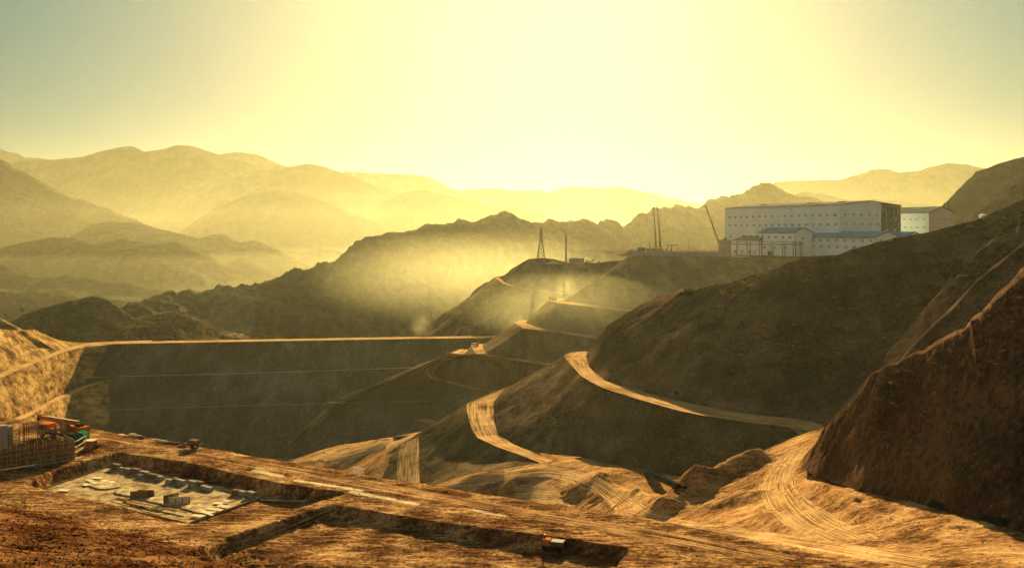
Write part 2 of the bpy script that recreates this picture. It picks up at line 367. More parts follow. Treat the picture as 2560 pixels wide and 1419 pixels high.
loft("berm", [b1, b1o], 2, M_ROAD, parent=dam); loft("berm", [b2, b2o], 2, M_ROAD, parent=dam)
loft("crest_road", [crest_b, crest_f], 4, M_ROAD, parent=dam)
loft("back_face", [crest_bb, crest_b], 12, M_DAM, .6, .1, [1, 0], parent=dam)

# ================================================================== left abutment
n = 200
ab_road_i = zrow([(-260, 1010, -80), (-120, 968, -80), (0, 932, -80), (60, 909, -80), (120, 886, -80), (170, 868, -80.5), (215, 857, -80.5), (290, 853, -80.5), (380, 850, -80.3)], n)
ab_road_o = zrow([(-260, 1030, -80), (-120, 984, -80), (0, 944, -80), (60, 919, -80), (120, 895, -80), (170, 876, -80.5), (212, 866.5, -80.7), (290, 860, -80.5), (380, 857, -80.3)], n)
top = row([(-260, 850), (-100, 790), (-40, 812), (0, 822), (40, 824), (82, 823), (120, 838), (150, 853), (180, 862), (215, 856), (290, 852)], n, ab_road_i, 1.4)
loft("hillside", [off(top, 0, 60, -40), top, ab_road_i], [10, 30], M_LEFT, 3.5, .04, [1, .35, 0], bvh='left', aniso=.6, gully=(1.2, .1))
hill("hillside", [(-200, 690, 640), (-60, 760, 640), (0, 794, 640), (14, 800, 640), (30, 812, 640), (60, 830, 640), (110, 860, 640)], 640, 60, M_LEFT, 5, .05, 33, foot=-95, n=100, samp=.3, divs=24, bv='left')
loft("road", [ab_road_i, ab_road_o], 4, M_ROAD, bvh='left')
r2i = row([(-260, 1150), (0, 1060), (85, 1024), (135, 995), (200, 967), (260, 945), (292, 938), (330, 936), (360, 935)], n, ab_road_o, 1.55)
r2o = row([(-260, 1160), (0, 1072), (80, 1036), (132, 1006), (200, 976), (262, 951), (294, 944), (330, 942), (360, 941)], n, r2i, 'level')
loft("hillside", [ab_road_o, r2i], 40, M_LEFT, 2.2, .05, [0, 0], bvh='left', aniso=.6, seed=3, gully=(1.3, .09))
loft("road", [r2i, r2o], 3, M_ROAD, bvh='left')
r3 = row([(-260, 1260), (0, 1180), (120, 1140), (230, 1095), (315, 1100), (330, 1110), (345, 1120), (370, 1130)], n, r2o, 1.5)
loft("hillside", [r2o, r3], 40, M_LEFT, 2.2, .05, [0, 1], bvh='left', aniso=.6, seed=5, gully=(1.3, .09))

# ================================================================== plateau, benches
pe = [(1535, 648), (1560, 640), (1600, 639), (1700, 640), (1850, 643), (2010, 647), (2150, 653), (2400, 660)]
N = 280
top = row([(1615, 634, 860)]+[(1568, 640, 775)]+[(p, y, 770) for p, y in pe[2:]], N)
pl_b = top.copy(); pl_b[:, 1] = 1100; pl_b[:, 0] = np.linspace(60, 620, N); pl_b[:, 2] = -19.0
loft("plateau_ground", [pl_b, top], 40, M_BENCH, .25, .15, [1, 0], bvh='plat', octv=3)
def bench(prev, slope_pts, s, road_pts, amp=1.6, freq=.05, mat=None, name="hillside", seed=0, prevtaper=0):
    i = row(slope_pts, N, prev, s)
    loft(name, [prev, (prev+i)/2, i], 18, mat or M_BENCH, amp, freq, [.06, .6, .06], seed=seed, bvh='bench', aniso=.5, gully=(.7, .12))
    if road_pts is None: return i
    o = row(road_pts, N, i, 'level')
    loft("road", [i, o], 3, M_ROAD, bvh='bench')
    return o
o1 = bench(top, [(1460, 747, 790), (1407, 752), (1450, 757), (1520, 766), (1590, 776), (1700, 790), (1850, 805), (2000, 820)], 1.5,
           [(1395, 745, 790), (1366, 751), (1400, 758), (1500, 769), (1585, 780), (1700, 796), (1850, 811), (2000, 826)], seed=1)
o2 = bench(o1, [(1330, 800, 740), (1312, 806), (1340, 816), (1400, 827), (1500, 842), (1620, 860), (1800, 880)], 1.5,
           [(1300, 800, 740), (1286, 806), (1308, 820), (1400, 832), (1495, 847), (1620, 867), (1800, 888)], seed=2)
o3 = bench(o2, [(1220, 856, 715), (1205, 864), (1213, 881), (1240, 888), (1300, 897), (1362, 906), (1500, 925), (1650, 945)], 1.5,
           [(1190, 857, 715), (1176, 864), (1190, 884), (1225, 892), (1290, 901), (1355, 911), (1500, 931), (1650, 951)], seed=3)
o4 = bench(o3, [(1178, 874, 674), (1125, 899, 663), (1092, 916, 656), (1085, 931, 651), (1095, 945), (1130, 955), (1180, 966), (1250, 978), (1400, 1000)], 1.5,
           [(1150, 872, 673), (1100, 893, 664), (1070, 911, 657), (1060, 929, 650), (1075, 945), (1120, 957), (1170, 970), (1235, 984), (1400, 1010)], seed=4)
o5 = bench(o4, [(820, 1003, 637), (850, 1004, 631), (900, 1009), (980, 1022), (1040, 1037), (1095, 1053), (1200, 1078), (1300, 1100)], 1.5,
           [(815, 1006, 637), (850, 1008, 629), (900, 1017), (980, 1032), (1040, 1048), (1092, 1064), (1200, 1088), (1300, 1112)], seed=5)
o6 = bench(o5, [(640, 1158, 600), (760, 1140), (880, 1120), (1000, 1098), (1080, 1095), (1200, 1120), (1300, 1140)], 1.5, None, seed=6)

# hill under the lattice tower
th = row([(1255, 695, 880), (1280, 672, 870), (1300, 660, 865), (1322, 648, 860), (1350, 645, 860), (1380, 647, 860), (1400, 652, 860), (1430, 657, 860), (1490, 657, 860), (1560, 650, 860), (1640, 648, 860)], 200)
tr_i = row([(1232, 690), (1248, 694), (1262, 706), (1300, 717), (1340, 724), (1400, 731), (1480, 738), (1560, 745), (1640, 752)], 200, th, 1.4)
tr_o = row([(1236, 694), (1244, 698), (1258, 709), (1300, 721), (1340, 727), (1400, 734), (1480, 741), (1560, 748), (1640, 755)], 200, tr_i, 'level')
tf = row([(1058, 834), (1075, 842), (1120, 845), (1180, 847), (1240, 850), (1300, 853), (1380, 856), (1460, 860), (1540, 865)], 200, tr_o, 1.4)
loft("hill", [off(th, 0, 150, -6), th, tr_i], [14, 24], M_BENCH, 2.2, .05, [.5, .25, 0], bvh='plat', seed=8)
loft("road", [tr_i, tr_o], 2, M_ROAD)
mid = (tr_o+tf)/2; mid[:, 2] += 2
loft("hill", [tr_o, mid, tf], [16, 16], M_BENCH, 4, .03, [.1, 1, .6], seed=9, bvh='plat', ridged=True)
sl = np.array([P3(*p) for p in ((1258, 708, 858), (1244, 700, 860), (1215, 706, 860), (1190, 722, 858), (1170, 748, 855), (1150, 770, 850), (1120, 790, 848), (1100, 803, 845), (1075, 825, 840), (1062, 836, 838))])
t = np.linspace(0, len(sl)-1, 120); sl = np.stack([np.interp(t, np.arange(len(sl)), sl[:, i]) for i in range(3)], 1)
tl = tf[60].copy()
fl = sl.copy(); fl[:, 0] += 45; fl[:, 1] -= 70; fl[:, 2] -= 42
loft("hill", [off(sl, 40, 120, -60), sl, fl], [10, 34], M_BENCH, 4, .04, [1, .3, .8], seed=10, bvh='plat', ridged=True)

# ================================================================== spur with the lower haul road
n = 220
rl = [(1262, 969, -71), (1215, 989, -72.5), (1166, 1008, -73.7), (1168, 1030, -74.5), (1173, 1052, -75.3), (1181, 1075, -76.4), (1193, 1093, -77), (1240, 1115, -77), (1300, 1136, -76.2), (1352, 1156, -75)]
rgt = [(1290, 966, -71), (1258, 978, -71.8), (1234, 1003, -73.2), (1234, 1025, -74), (1237, 1047, -75), (1240, 1068, -76), (1247, 1086, -77), (1283, 1110, -76.8), (1335, 1131, -76), (1400, 1158, -74.8)]
RL = zrow(rl, n, index=True); RR = zrow(rgt, n, index=True)
loft("road", [RL, RR], 10, M_ROAD, .25, .15, bvh='lower')
s0 = zrow([(1250, 985, -73.5), (1166, 1008, -73.7), (1173, 1052, -75.3), (1193, 1093, -77), (1240, 1115, -77), (1300, 1136, -76.2), (1352, 1156, -75)], n, index=True)
s1 = row([(1110, 1080, 480), (1052, 1080, 425), (1085, 1112, 395), (1130, 1138, 372), (1190, 1150, 350), (1270, 1150, 334), (1354, 1157, 314)], n, index=True)
s2 = row([(960, 1165, 500), (903, 1166, 432), (960, 1215, 385), (1040, 1225, 352), (1090, 1213, 328), (1200, 1191, 316), (1356, 1158, 313)], n, index=True)
loft("hillside", [s0, s1, s2], [30, 30], M_SPUR, .5, .15, [.1, 1, .3], bvh='lower', seed=11, gully=(.3, .3))

# ================================================================== middle spur and the wide haul road
t6 = zrow([(1450, 884, -58), (1408, 889), (1420, 903), (1432, 917), (1455, 941), (1500, 966), (1560, 986), (1640, 1010), (1700, 1026), (1760, 1038), (1820, 1048), (1880, 1056), (1940, 1062), (1980, 1068), (2008, 1080)], 300, -54, index=True)
f6 = row([(1330, 965, 500), (1264, 970, 428), (1234, 1008, 402), (1247, 1087, 366), (1290, 1113, 348), (1340, 1131, 333), (1450, 1142, 312), (1540, 1162, 291), (1620, 1195, 273), (1680, 1228, 259), (1740, 1240, 254), (1820, 1200, 256), (1880, 1165, 256), (1960, 1110, 260), (2012, 1082, 260)], 300, index=True)
loft("hillside", [t6, f6], 70, M_SPUR, .9, .09, [.1, .7], bvh='lower', seed=12, gully=(.35, .3))
r6o = zrow([(1452, 878), (1424, 881), (1409, 889), (1432, 917), (1455, 941), (1500, 966), (1560, 986), (1640, 1010), (1700, 1026), (1760, 1038), (1820, 1048), (1880, 1056), (1940, 1062), (1975, 1068), (1996, 1085, -53.7), (1975, 1112, -53.2), (1930, 1145, -52.9), (1905, 1168, -56)], 300, -53.85, index=True)
r6i = zrow([(1475, 878), (1472, 881), (1464, 889), (1472, 915), (1486, 930), (1512, 950), (1575, 969), (1650, 989), (1712, 1003), (1775, 1017), (1835, 1028), (1895, 1036), (1970, 1043), (2040, 1052), (2086, 1070, -53.6), (2035, 1110, -52.2), (2008, 1150, -50.0), (1996, 1176, -51.5)], 300, -53.85, index=True)
r6i = r6i.copy(); r6o = r6o.copy()
tt = np.clip((np.linspace(0, 1, 300)-.86)/.14, 0, 1); 
loft("road", [r6o, r6i], 12, M_ROAD, .2, .2, bvh='lower')

# ================================================================== the big hillside on the right
ft = zrow([(1500, 874), (1466, 884), (1474, 918), (1488, 931), (1514, 951), (1575, 970), (1650, 990), (1712, 1004), (1775, 1018), (1835, 1029), (1895, 1037), (1970, 1044), (2030, 1053), (2090, 1072)], 560, -53.8, index=True)
m1 = row([(1560, 800, 450), (1521, 810, 416), (1535, 822, 391), (1560, 838, 373), (1600, 850, 359), (1660, 850, 347), (1740, 845), (1830, 840), (1920, 838), (2000, 836), (2080, 835), (2150, 838), (2220, 850), (2280, 860)], 560, ft, 1.25, index=True)
tp = row([(1660, 738, 460), (1632, 746, 422), (1665, 736, 399), (1700, 728, 384), (1750, 720, 372), (1820, 706, 364), (1890, 686, 358), (1955, 662, 353), (2010, 643), (2090, 635), (2200, 603), (2320, 580), (2440, 550), (2600, 478)], 560, m1, 1.5, index=True)
loft("hillside", [off(tp, 25, 90, -45), tp, m1, ft], [12, 80, 80], M_R1, 1.7, .05, [1, .35, 1, 0], bvh='r1', seed=13, gully=(1.8, .09))
# second spur between the big hillside and the near one
k0 = row([(2060, 1062, 268), (2130, 985, 266), (2210, 890, 267), (2290, 800, 268), (2370, 710, 272), (2460, 615, 280), (2600, 500, 290)], 240, index=True)
k1 = row([(2100, 1060, 262), (2175, 975, 258), (2255, 893, 256), (2325, 822, 256), (2372, 782, 256), (2440, 703, 262), (2600, 580, 268)], 240, index=True)
k1b = row([(2096, 1060, 263), (2172, 974, 260), (2252, 890, 259), (2322, 817, 260), (2374, 771, 260.5), (2448, 690, 267), (2612, 563, 275)], 240, index=True)
k2 = row([(2110, 1080, 255), (2230, 1000, 246), (2330, 930, 242), (2420, 860, 242), (2500, 790, 246), (2600, 700, 250), (2760, 600, 255)], 240, index=True)
loft("hillside", [off(k0, 12, 40, -40), k0, k1b, k1, k2], [6, 30, 5, 24], M_R1, 1.6, .06, [0, .6, .5, .3, 1], bvh='r1', seed=14, gully=(.5, .2))

# ================================================================== the near hillside on the right
q0 = row([(2083, 1070, 256), (2120, 1040, 226), (2148, 1012, 190), (2158, 965, 174), (2180, 934, 167), (2240, 906, 161), (2300, 880, 155), (2400, 832, 148), (2480, 768, 143), (2560, 693, 140), (2760, 540, 136)], 520, index=True)
q0b = row([(2085, 1069, 264), (2123, 1038, 232), (2150, 1009, 192), (2160, 962, 176.5), (2182, 930, 170), (2243, 901, 165), (2303, 873, 160), (2403, 818, 154.5), (2482, 748, 150), (2562, 668, 148), (2760, 512, 145)], 520, index=True)
q2 = row([(2082, 1073, 264), (2040, 1106, 234), (2010, 1140, 206), (2005, 1168, 189), (2040, 1192, 174), (2150, 1226, 154), (2300, 1259, 139), (2410, 1291, 127), (2560, 1332, 118), (2700, 1372, 110), (2900, 1420, 102)], 520, index=True)
q1 = (q0+q2)/2; q1[:, 2] -= .5
loft("hillside", [off(q0b, 30, 45, -45), q0b, q0, q1, q2], [10, 6, 70, 70], M_R2, 2.4, .05, [1, .5, .5, 1, .1], bvh='r2', seed=15, gully=(.9, .28))

# ================================================================== valley floor (one smooth sheet through surveyed points)
def zp(px, py, z): D = -z/rr(py); return ((px-1280)*D/F, D, z)
CP = [zp(*p) for p in ((300, 1150, -142), (500, 1160, -140), (690, 1141, -138), (860, 1118, -122), (960, 1098, -106), (1062, 1077, -92), (1150, 1065, -88), (700, 1165, -137), (870, 1172, -118), (905, 1168, -106), (985, 1105, -96), (990, 1210, -101), (1080, 1213, -86), (1250, 1203, -78.3), (1200, 1191, -79.5), (1352, 1156, -75), (1450, 1142, -72.6), (1540, 1162, -70), (1620, 1195, -68), (1690, 1228, -66), (1760, 1222, -64), (1640, 1276, -62), (1700, 1248, -62), (1760, 1215, -58.5), (1820, 1190, -57.2), (1870, 1166, -56.0), (1960, 1110, -54.5), (2000, 1085, -54.3), (2060, 1075, -54.0), (1930, 1145, -53.4), (2008, 1150, -50.2), (2040, 1192, -44.4), (2150, 1226, -41.4), (2300, 1259, -39.3), (2410, 1290, -37.5), (2560, 1332, -36.9), (2700, 1372, -36.3),
      (1400, 1185, -74), (1480, 1190, -69.5), (1600, 1270, -61.5), (1530, 1240, -66), (1700, 1302, -57.0), (1800, 1318, -53), (1900, 1330, -49.5), (2100, 1362, -41), (2300, 1392, -37.3), (2450, 1410, -36.2), (2560, 1419, -35.6), (2000, 1240, -48), (1950, 1195, -51.5), (1900, 1225, -53.5), (1820, 1235, -57.5), (1780, 1285, -57), (1860, 1290, -53), (2100, 1300, -43.2), (2250, 1330, -39.7),
      (1290, 1215, -78.5), (1400, 1225, -75), (1350, 1260, -78.5), (1480, 1280, -71), (1150, 1225, -84), (2100, 1450, -38.5), (2400, 1500, -36.8), (1600, 1300, -63), (900, 1300, -110), (1200, 1330, -95), (1500, 1400, -70), (2600, 1560, -36.5))]
CP += [(-40, 470, -105), (0, 480, -108), (30, 480, -106), (70, 470, -102), (0, 560, -126), (70, 560, -120), (-90, 560, -133), (140, 520, -110), (40, 430, -100), (-20, 385, -101), (0, 362, -92), (0, 395, -97), (-12, 345, -90), (12, 342, -85), (22, 372, -88), (38, 330, -82), (40, 370, -86), (0, 330, -84), (70, 300, -76), (80, 350, -80), (120, 400, -92)]
CP = np.array(CP)
def tps(xy, cp, lam=4.):
    S = 100.
    A = cp[:, :2]/S; n = len(A)
    d = np.linalg.norm(A[:, None]-A[None], axis=2); K = np.where(d > 0, d*d*np.log(d+1e-12), 0)+np.eye(n)*lam*1e-3
    Pm = np.c_[np.ones(n), A]; L = np.zeros((n+3, n+3)); L[:n, :n] = K; L[:n, n:] = Pm; L[n:, :n] = Pm.T
    w = np.linalg.solve(L, np.r_[cp[:, 2], 0, 0, 0])
    q = xy/S; d = np.linalg.norm(q[:, None]-A[None], axis=2); U = np.where(d > 0, d*d*np.log(d+1e-12), 0)
    return U@w[:n]+w[n]+q@w[n+1:]
# spoil heaps, windrows and banks on the floor: (from, to, height, half width)
BUMPS = [((1655, 1272, -61), (1730, 1232, -60.5), 3.2, 4.0), ((1730, 1232, -60.5), (1875, 1172, -56.5), 3.6, 4.5), ((1780, 1262, -56.5), (1870, 1252, -54), 2.0, 3.5),
         ((1440, 1222, -72), (1500, 1262, -67), -3.0, 6.0), ((1500, 1190, -70), (1590, 1232, -65), 1.0, 1.6), ((1590, 1232, -65), (1640, 1262, -62), 1.0, 1.6),
         ((1640, 1296, -58), (1800, 1322, -53), .5, 1.2), ((1900, 1268, -49.5), (2050, 1352, -41.5), .5, 1.0), ((2050, 1240, -45), (2200, 1300, -41), .4, 1.0), ((1700, 1345, -52), (1950, 1372, -44), .6, 1.5), ((2020, 1210, -46), (2140, 1252, -42), .5, .9)]
RC = [zp(*p)[:2] for p in ((1095, 1214, -85), (1200, 1203, -80), (1320, 1185, -76.5), (1400, 1183, -74), (1480, 1208, -69), (1545, 1250, -64.5), (1600, 1283, -61), (1700, 1307, -57), (1850, 1334, -50.5), (2050, 1366, -42.5), (2300, 1410, -36.8))]
def road_d(X, Y):
    d = np.full(X.shape, 1e9)
    for a, b in zip(RC[:-1], RC[1:]):
        e = (b[0]-a[0], b[1]-a[1]); t = np.clip(((X-a[0])*e[0]+(Y-a[1])*e[1])/(e[0]**2+e[1]**2), 0, 1); d = np.minimum(d, np.hypot(X-a[0]-e[0]*t, Y-a[1]-e[1]*t))
    return d
def vgrid(x0, x1, y0, y1, st, name, amp):
    X, Y = np.meshgrid(np.arange(x0, x1, st), np.arange(y0, y1, st))
    z = tps(np.stack([X.ravel(), Y.ravel()], 1), CP).reshape(X.shape)
    Q = np.dstack([X, Y, z*0])
    z = z+fbm(Q*.12, 4)*amp+fbm(Q*.9, 3)*amp*.35
    rough = np.clip(fbm(Q*.05+3, 3)*2+.4, 0, 1)*(1-np.exp(-(road_d(X, Y)/7)**2)); z = z+rough*fbm(Q*.45, 4, .55, True)*amp*1.1
    for (a_, b_, h_, w_) in BUMPS:
        a = zp(*a_); b = zp(*b_); e = np.array(b[:2])-np.array(a[:2]); L2 = e@e; t = ((X-a[0])*e[0]+(Y-a[1])*e[1])/L2; tc_ = np.clip(t, 0, 1)
        d = np.hypot(X-a[0]-e[0]*tc_, Y-a[1]-e[1]*tc_)*(1+.25*fbm(Q*.2+h_, 3)); z = z+h_*np.exp(-(d/w_)**2)*(1+.3*fbm(Q*.3, 3))
    return X, Y, z
X, Y, z = vgrid(-40, 95, 84, 300, .5, "ground", .35)
grid_obj("valley_ground", np.dstack([X, Y, z]), M_GROUND, bvh='floor')
X, Y, z = vgrid(-260, 100, 298.5, 640, 2.0, "ground", .5)
e = np.clip((Y-298.5)/8, 0, 1); z -= .25*e
grid_obj("valley_ground", np.dstack([X, Y, z]), M_GROUND, bvh='floor')

# ================================================================== building platform in the foreground, with its two pits
ZP = -35.6
def W(px, py, z=ZP):
    D = -z/rr(py); return np.array(((px-1280)*D/F, D))
def sd_poly(X, Y, poly):
    """signed distance to a polygon, negative inside"""
    P = np.array(poly); n = len(P); d = np.full(X.shape, 1e9); ins = np.zeros(X.shape, bool)
    for i in range(n):
        a, b = P[i], P[(i+1) % n]; e = b-a
        wx, wy = X-a[0], Y-a[1]; t = np.clip((wx*e[0]+wy*e[1])/(e@e), 0, 1)
        d = np.minimum(d, np.hypot(wx-e[0]*t, wy-e[1]*t))
        c = ((a[1] <= Y) & (b[1] > Y)) | ((b[1] <= Y) & (a[1] > Y))
        xi = a[0]+(Y-a[1])/(e[1] if abs(e[1]) > 1e-9 else 1e-9)*e[0]
        ins ^= c & (X < xi)
    return np.where(ins, -d, d)
edge = [W(-300, 1022), W(-100, 1034), W(0, 1043), (W(110, 1056)), W(220, 1071), W(330, 1088), W(480, 1112), W(700, 1152), W(900, 1183), W(1100, 1216), W(1350, 1256), W(1600, 1292), W(1800, 1330), W(2000, 1372), W(2200, 1425), W(2500, 1560)]
plat_poly = edge+[np.array((60, 60)), np.array((-140, 60))]
ZS = -37.2    # level of the slab pit
slab_poly = [W(95, 1228, ZS), W(285, 1163, ZS), W(470, 1200, ZS), W(660, 1243, ZS), W(475, 1308, ZS), W(300, 1268, ZS)]
pit1 = [W(70, 1236, ZS), W(150, 1200, ZS), W(290, 1156, ZS), W(450, 1182, ZS), W(700, 1240, ZS), W(850, 1262, ZS), W(740, 1296, ZS), W(560, 1345, ZS), W(420, 1330, ZS), W(300, 1290, ZS)]
Z2 = -36.9
pit2 = [W(830, 1290, Z2), W(1100, 1335, Z2), W(1400, 1378, Z2), W(1560, 1402, Z2), W(1500, 1480, Z2), W(900, 1520, Z2), W(480, 1440, Z2), W(580, 1370, Z2)]
near_a = W(-150, 1225); near_b = W(900, 1445)
xs = np.arange(-112, 62, .26); ys = np.arange(78, 200, .26)
X, Y = np.meshgrid(xs, ys); Q = np.dstack([X, Y, X*0])
wob = fbm(Q*.35, 4)*.8+fbm(Q*1.6, 3)*.35
dpl = sd_poly(X, Y, plat_poly)+wob*.8
fine = fbm(Q*np.array((.5, .5, 1)), 4)*.10+fbm(Q*2.1, 3)*.06
rut_dir = np.array((math.cos(-.52), math.sin(-.52))); ac = -X*rut_dir[1]+Y*rut_dir[0]; al = X*rut_dir[0]+Y*rut_dir[1]
ruts = fbm(np.dstack([al*.06, ac*.8, X*0]), 3)*.12
z = ZP+fine+ruts
berm = np.exp(-((dpl+1.3)/.9)**2)*.12*(1+wob)       # windrow of spoil along the edge
z = z+np.clip(berm, 0, 1.2)
z = np.where(dpl > 0, z-dpl/1.15, z)
def ss(x, a, b): t = np.clip((x-a)/(b-a), 0, 1); return t*t*(3-2*t)
d1 = sd_poly(X, Y, pit1)+wob*.3; m1_ = 1-ss(d1, -.2, .7)
z = z*(1-m1_)+(ZS-.05+fine*.5)*m1_
d2 = sd_poly(X, Y, pit2)+wob*.35; m2_ = 1-ss(d2, -.2, .8)
z = z*(1-m2_)+(Z2+fine*1.4+fbm(Q*.5, 4)*.15)*m2_
# the spoil slope near the camera rises towards it
nd = (near_b-near_a)/np.linalg.norm(near_b-near_a); dn = -((X-near_a[0])*(-nd[1])+(Y-near_a[1])*nd[0])+wob*1.2
rise = np.clip(dn, 0, 60)*.22
lump = fbm(Q*.9, 4)*.22+fbm(Q*2.6, 3)*.16
z = z+rise+np.where(dn > 0, ss(dn, 0, 4)*lump, 0)
bank = np.exp(-((dn-.5)/1.6)**2)*.7*ss(wob+X*.02, -.6, .8); z += bank
# pale crust
def line_d(a, b):
    e = b-a; t = np.clip(((X-a[0])*e[0]+(Y-a[1])*e[1])/(e@e), 0, 1); return np.hypot(X-a[0]-e[0]*t, Y-a[1]-e[1]*t)
pale = np.zeros(X.shape)
for a_, b_, w_ in ((W(640, 1175), W(700, 1188), 1.2), (W(740, 1200), W(900, 1225), .9), (W(880, 1228), W(1040, 1258), 1.0), (W(560, 1215), W(760, 1222), .5), (W(1190, 1275), W(1260, 1288), .6), (W(300, 1085), W(420, 1100), .5), (W(330, 1150), W(560, 1190), .35)):
    pale = np.maximum(pale, np.exp(-(line_d(a_, b_)/w_)**2))
keep = (dpl < 110)
grid_obj("platform_ground", np.dstack([X, Y, z]), M_PLAT, bvh='platf', attr={'pale': pale, 'spoil': ss(dn+wob*1.5, -1, 2.5)})

# ================================================================== haul roads draped over the ground
def drape(name, La, Lb, bv, mat, nu=200, nv=14, lift=.12, rough=.12, wob=2.0, fallback=None):
    qa, _, _ = interp_row(La, nu); qb, _, _ = interp_row(Lb, nu); qa = smooth(qa, 6); qb = smooth(qb, 6)
    w = np.interp(np.arange(nu), np.arange(0, nu+8, 8), np.random.RandomState(len(name)+nu).uniform(-wob, wob, len(np.arange(0, nu+8, 8))))
    qa[:, 1] += w; Pt = np.full((nv+1, nu, 3), np.nan)
    for i in range(nu):
        for j in range(nv+1):
            t = j/nv; q = qa[i]*(1-t)+qb[i]*t; h = hit(bv, q[0], q[1])
            if h is None: h = Vector(Pt[j, i-1]) if i else Vector((0, 200, -80))
            d = h.length; lf = lift*(0.0 if j in (0, nv) else 1)*min(1, i/6, (nu-1-i)/6)
            Pt[j, i] = np.array(h)*(1-lf/d*2.2)
    # keep it a ribbon: drop spikes in distance
    for _ in range(3): Pt[1:-1, 1:-1] = (Pt[1:-1, 1:-1]*2+Pt[:-2, 1:-1]+Pt[2:, 1:-1]+Pt[1:-1, :-2]+Pt[1:-1, 2:])/6
    return grid_obj(name, Pt, mat)
_BF = make_bvh(['floor'])
drape("road", [(1100, 1206), (1180, 1193), (1270, 1174), (1350, 1162), (1420, 1170), (1480, 1186), (1530, 1208), (1575, 1240), (1625, 1272), (1700, 1296), (1800, 1312), (1950, 1332), (2150, 1362), (2350, 1394)],
      [(1110, 1220), (1200, 1212), (1290, 1200), (1370, 1196), (1430, 1206), (1480, 1228), (1515, 1262), (1560, 1288), (1620, 1304), (1700, 1318), (1800, 1334), (1950, 1360), (2150, 1396), (2300, 1425)], _BF, M_ROAD, 260, 16)
drape("road", [(1285, 1214), (1330, 1206), (1380, 1212), (1400, 1228)], [(1290, 1262), (1320, 1264), (1370, 1266), (1410, 1262)], _BF, M_ROAD, 60, 12)
drape("road", [(2030, 1118), (2004, 1150), (1985, 1180), (1990, 1215), (2040, 1262), (2120, 1310), (2220, 1352)],
      [(1985, 1112), (1948, 1145), (1915, 1178), (1895, 1215), (1910, 1262), (1960, 1310), (2060, 1352)], _BF, M_ROAD, 130, 16)
drape("road", [(690, 1142), (860, 1117), (960, 1097), (1060, 1077)], [(740, 1156), (870, 1150), (960, 1122), (1040, 1092)], _BF, M_ROAD, 120, 10, .3)
_BL = make_bvh(['lower', 'floor'])
drape("road", [(1004, 1110), (997, 1122), (994, 1150), (992, 1180), (991, 1214)], [(1046, 1090), (1048, 1106), (1048, 1150), (1048, 1180), (1049, 1216)], _BL, M_ROAD, 90, 12, .35)

_BP = make_bvh(['platf'])
drape("road", [(250, 1083), (480, 1122), (800, 1178), (1100, 1232), (1400, 1283), (1700, 1335), (2000, 1392)], [(245, 1094), (470, 1138), (780, 1196), (1080, 1253), (1380, 1306), (1680, 1360), (1950, 1415)], _BP, M_TRACK, 300, 12, .05)
drape("road", [(430, 1345), (560, 1352), (640, 1340), (720, 1312), (830, 1268)], [(400, 1352), (560, 1364), (660, 1352), (740, 1322), (845, 1276)], _BP, M_TRACK, 80, 8, .04)
# ================================================================== object materials
P_WALL = paint("pale_cladding", (.84, .86, .78), .55, 0, .06, .08)
P_WALL2 = paint("grey_blue_cladding", (.46, .58, .56), .5, 0, .08, .08)
P_SALMON = paint("salmon_gable", (.62, .42, .28), .55, 0, .06, .08)  # gable coloured warmer than the long walls
P_WHITE = paint("white_wall", (.88, .88, .84), .6, 0, .05, .08)
P_CREAM = paint("cream_wall", (.78, .72, .58), .6, 0, .06, .08)
P_BLUE = paint("blue_roof_sheet", (.09, .26, .40), .45, 0, .10, .1)
P_GREY = paint("grey_roof_sheet", (.15, .15, .14), .9, 0, .12, .1)
P_TRIM = paint("dark_trim", (.07, .065, .05), .6)
P_GLASS = paint("window_glass", (.03, .035, .03), .15)
P_CONC = paint("concrete", (.38, .34, .26), .85, 0, .18, .5, .02)
P_CONCD = paint("weathered_concrete", (.27, .26, .20), .9, 0, .25, .7, .03)
P_STEEL = paint("rusty_steel", (.13, .09, .06), .6, .3, .25, 2)
P_DARK = paint("dark_steel", (.035, .035, .03), .45, .3, .2, 1)
P_ORANGE = paint("orange_paint", (.55, .17, .03), .6, 0, .2, 1.2, dirt=(.28, .10, .03))
P_YELLOW = paint("yellow_paint", (.42, .23, .04), .45, 0, .2, .8)
P_PALE = paint("pale_paint", (.46, .42, .29), .75, 0, .08, 1)
P_GREEN = paint("green_tarpaulin", (.02, .14, .07), .5, 0, .3, 2, .05)
P_TYRE = paint("tyre_rubber", (.02, .02, .02), .85)
P_WOOD = paint("raw_timber", (.42, .27, .12), .75, 0, .3, 3, .01, dirt=(.22, .13, .06))
P_WOODD = paint("weathered_timber", (.20, .13, .07), .85, 0, .3, 3, .01)
P_PLY = paint("pale_plywood", (.62, .52, .30), .6, 0, .12, 1.5)
P_SLAB = paint("site_concrete", (.46, .36, .19), .9, 0, .25, 1.1, .04, dirt=(.15, .11, .055))
P_PIPE = paint("black_pipe", (.012, .013, .012), .95)

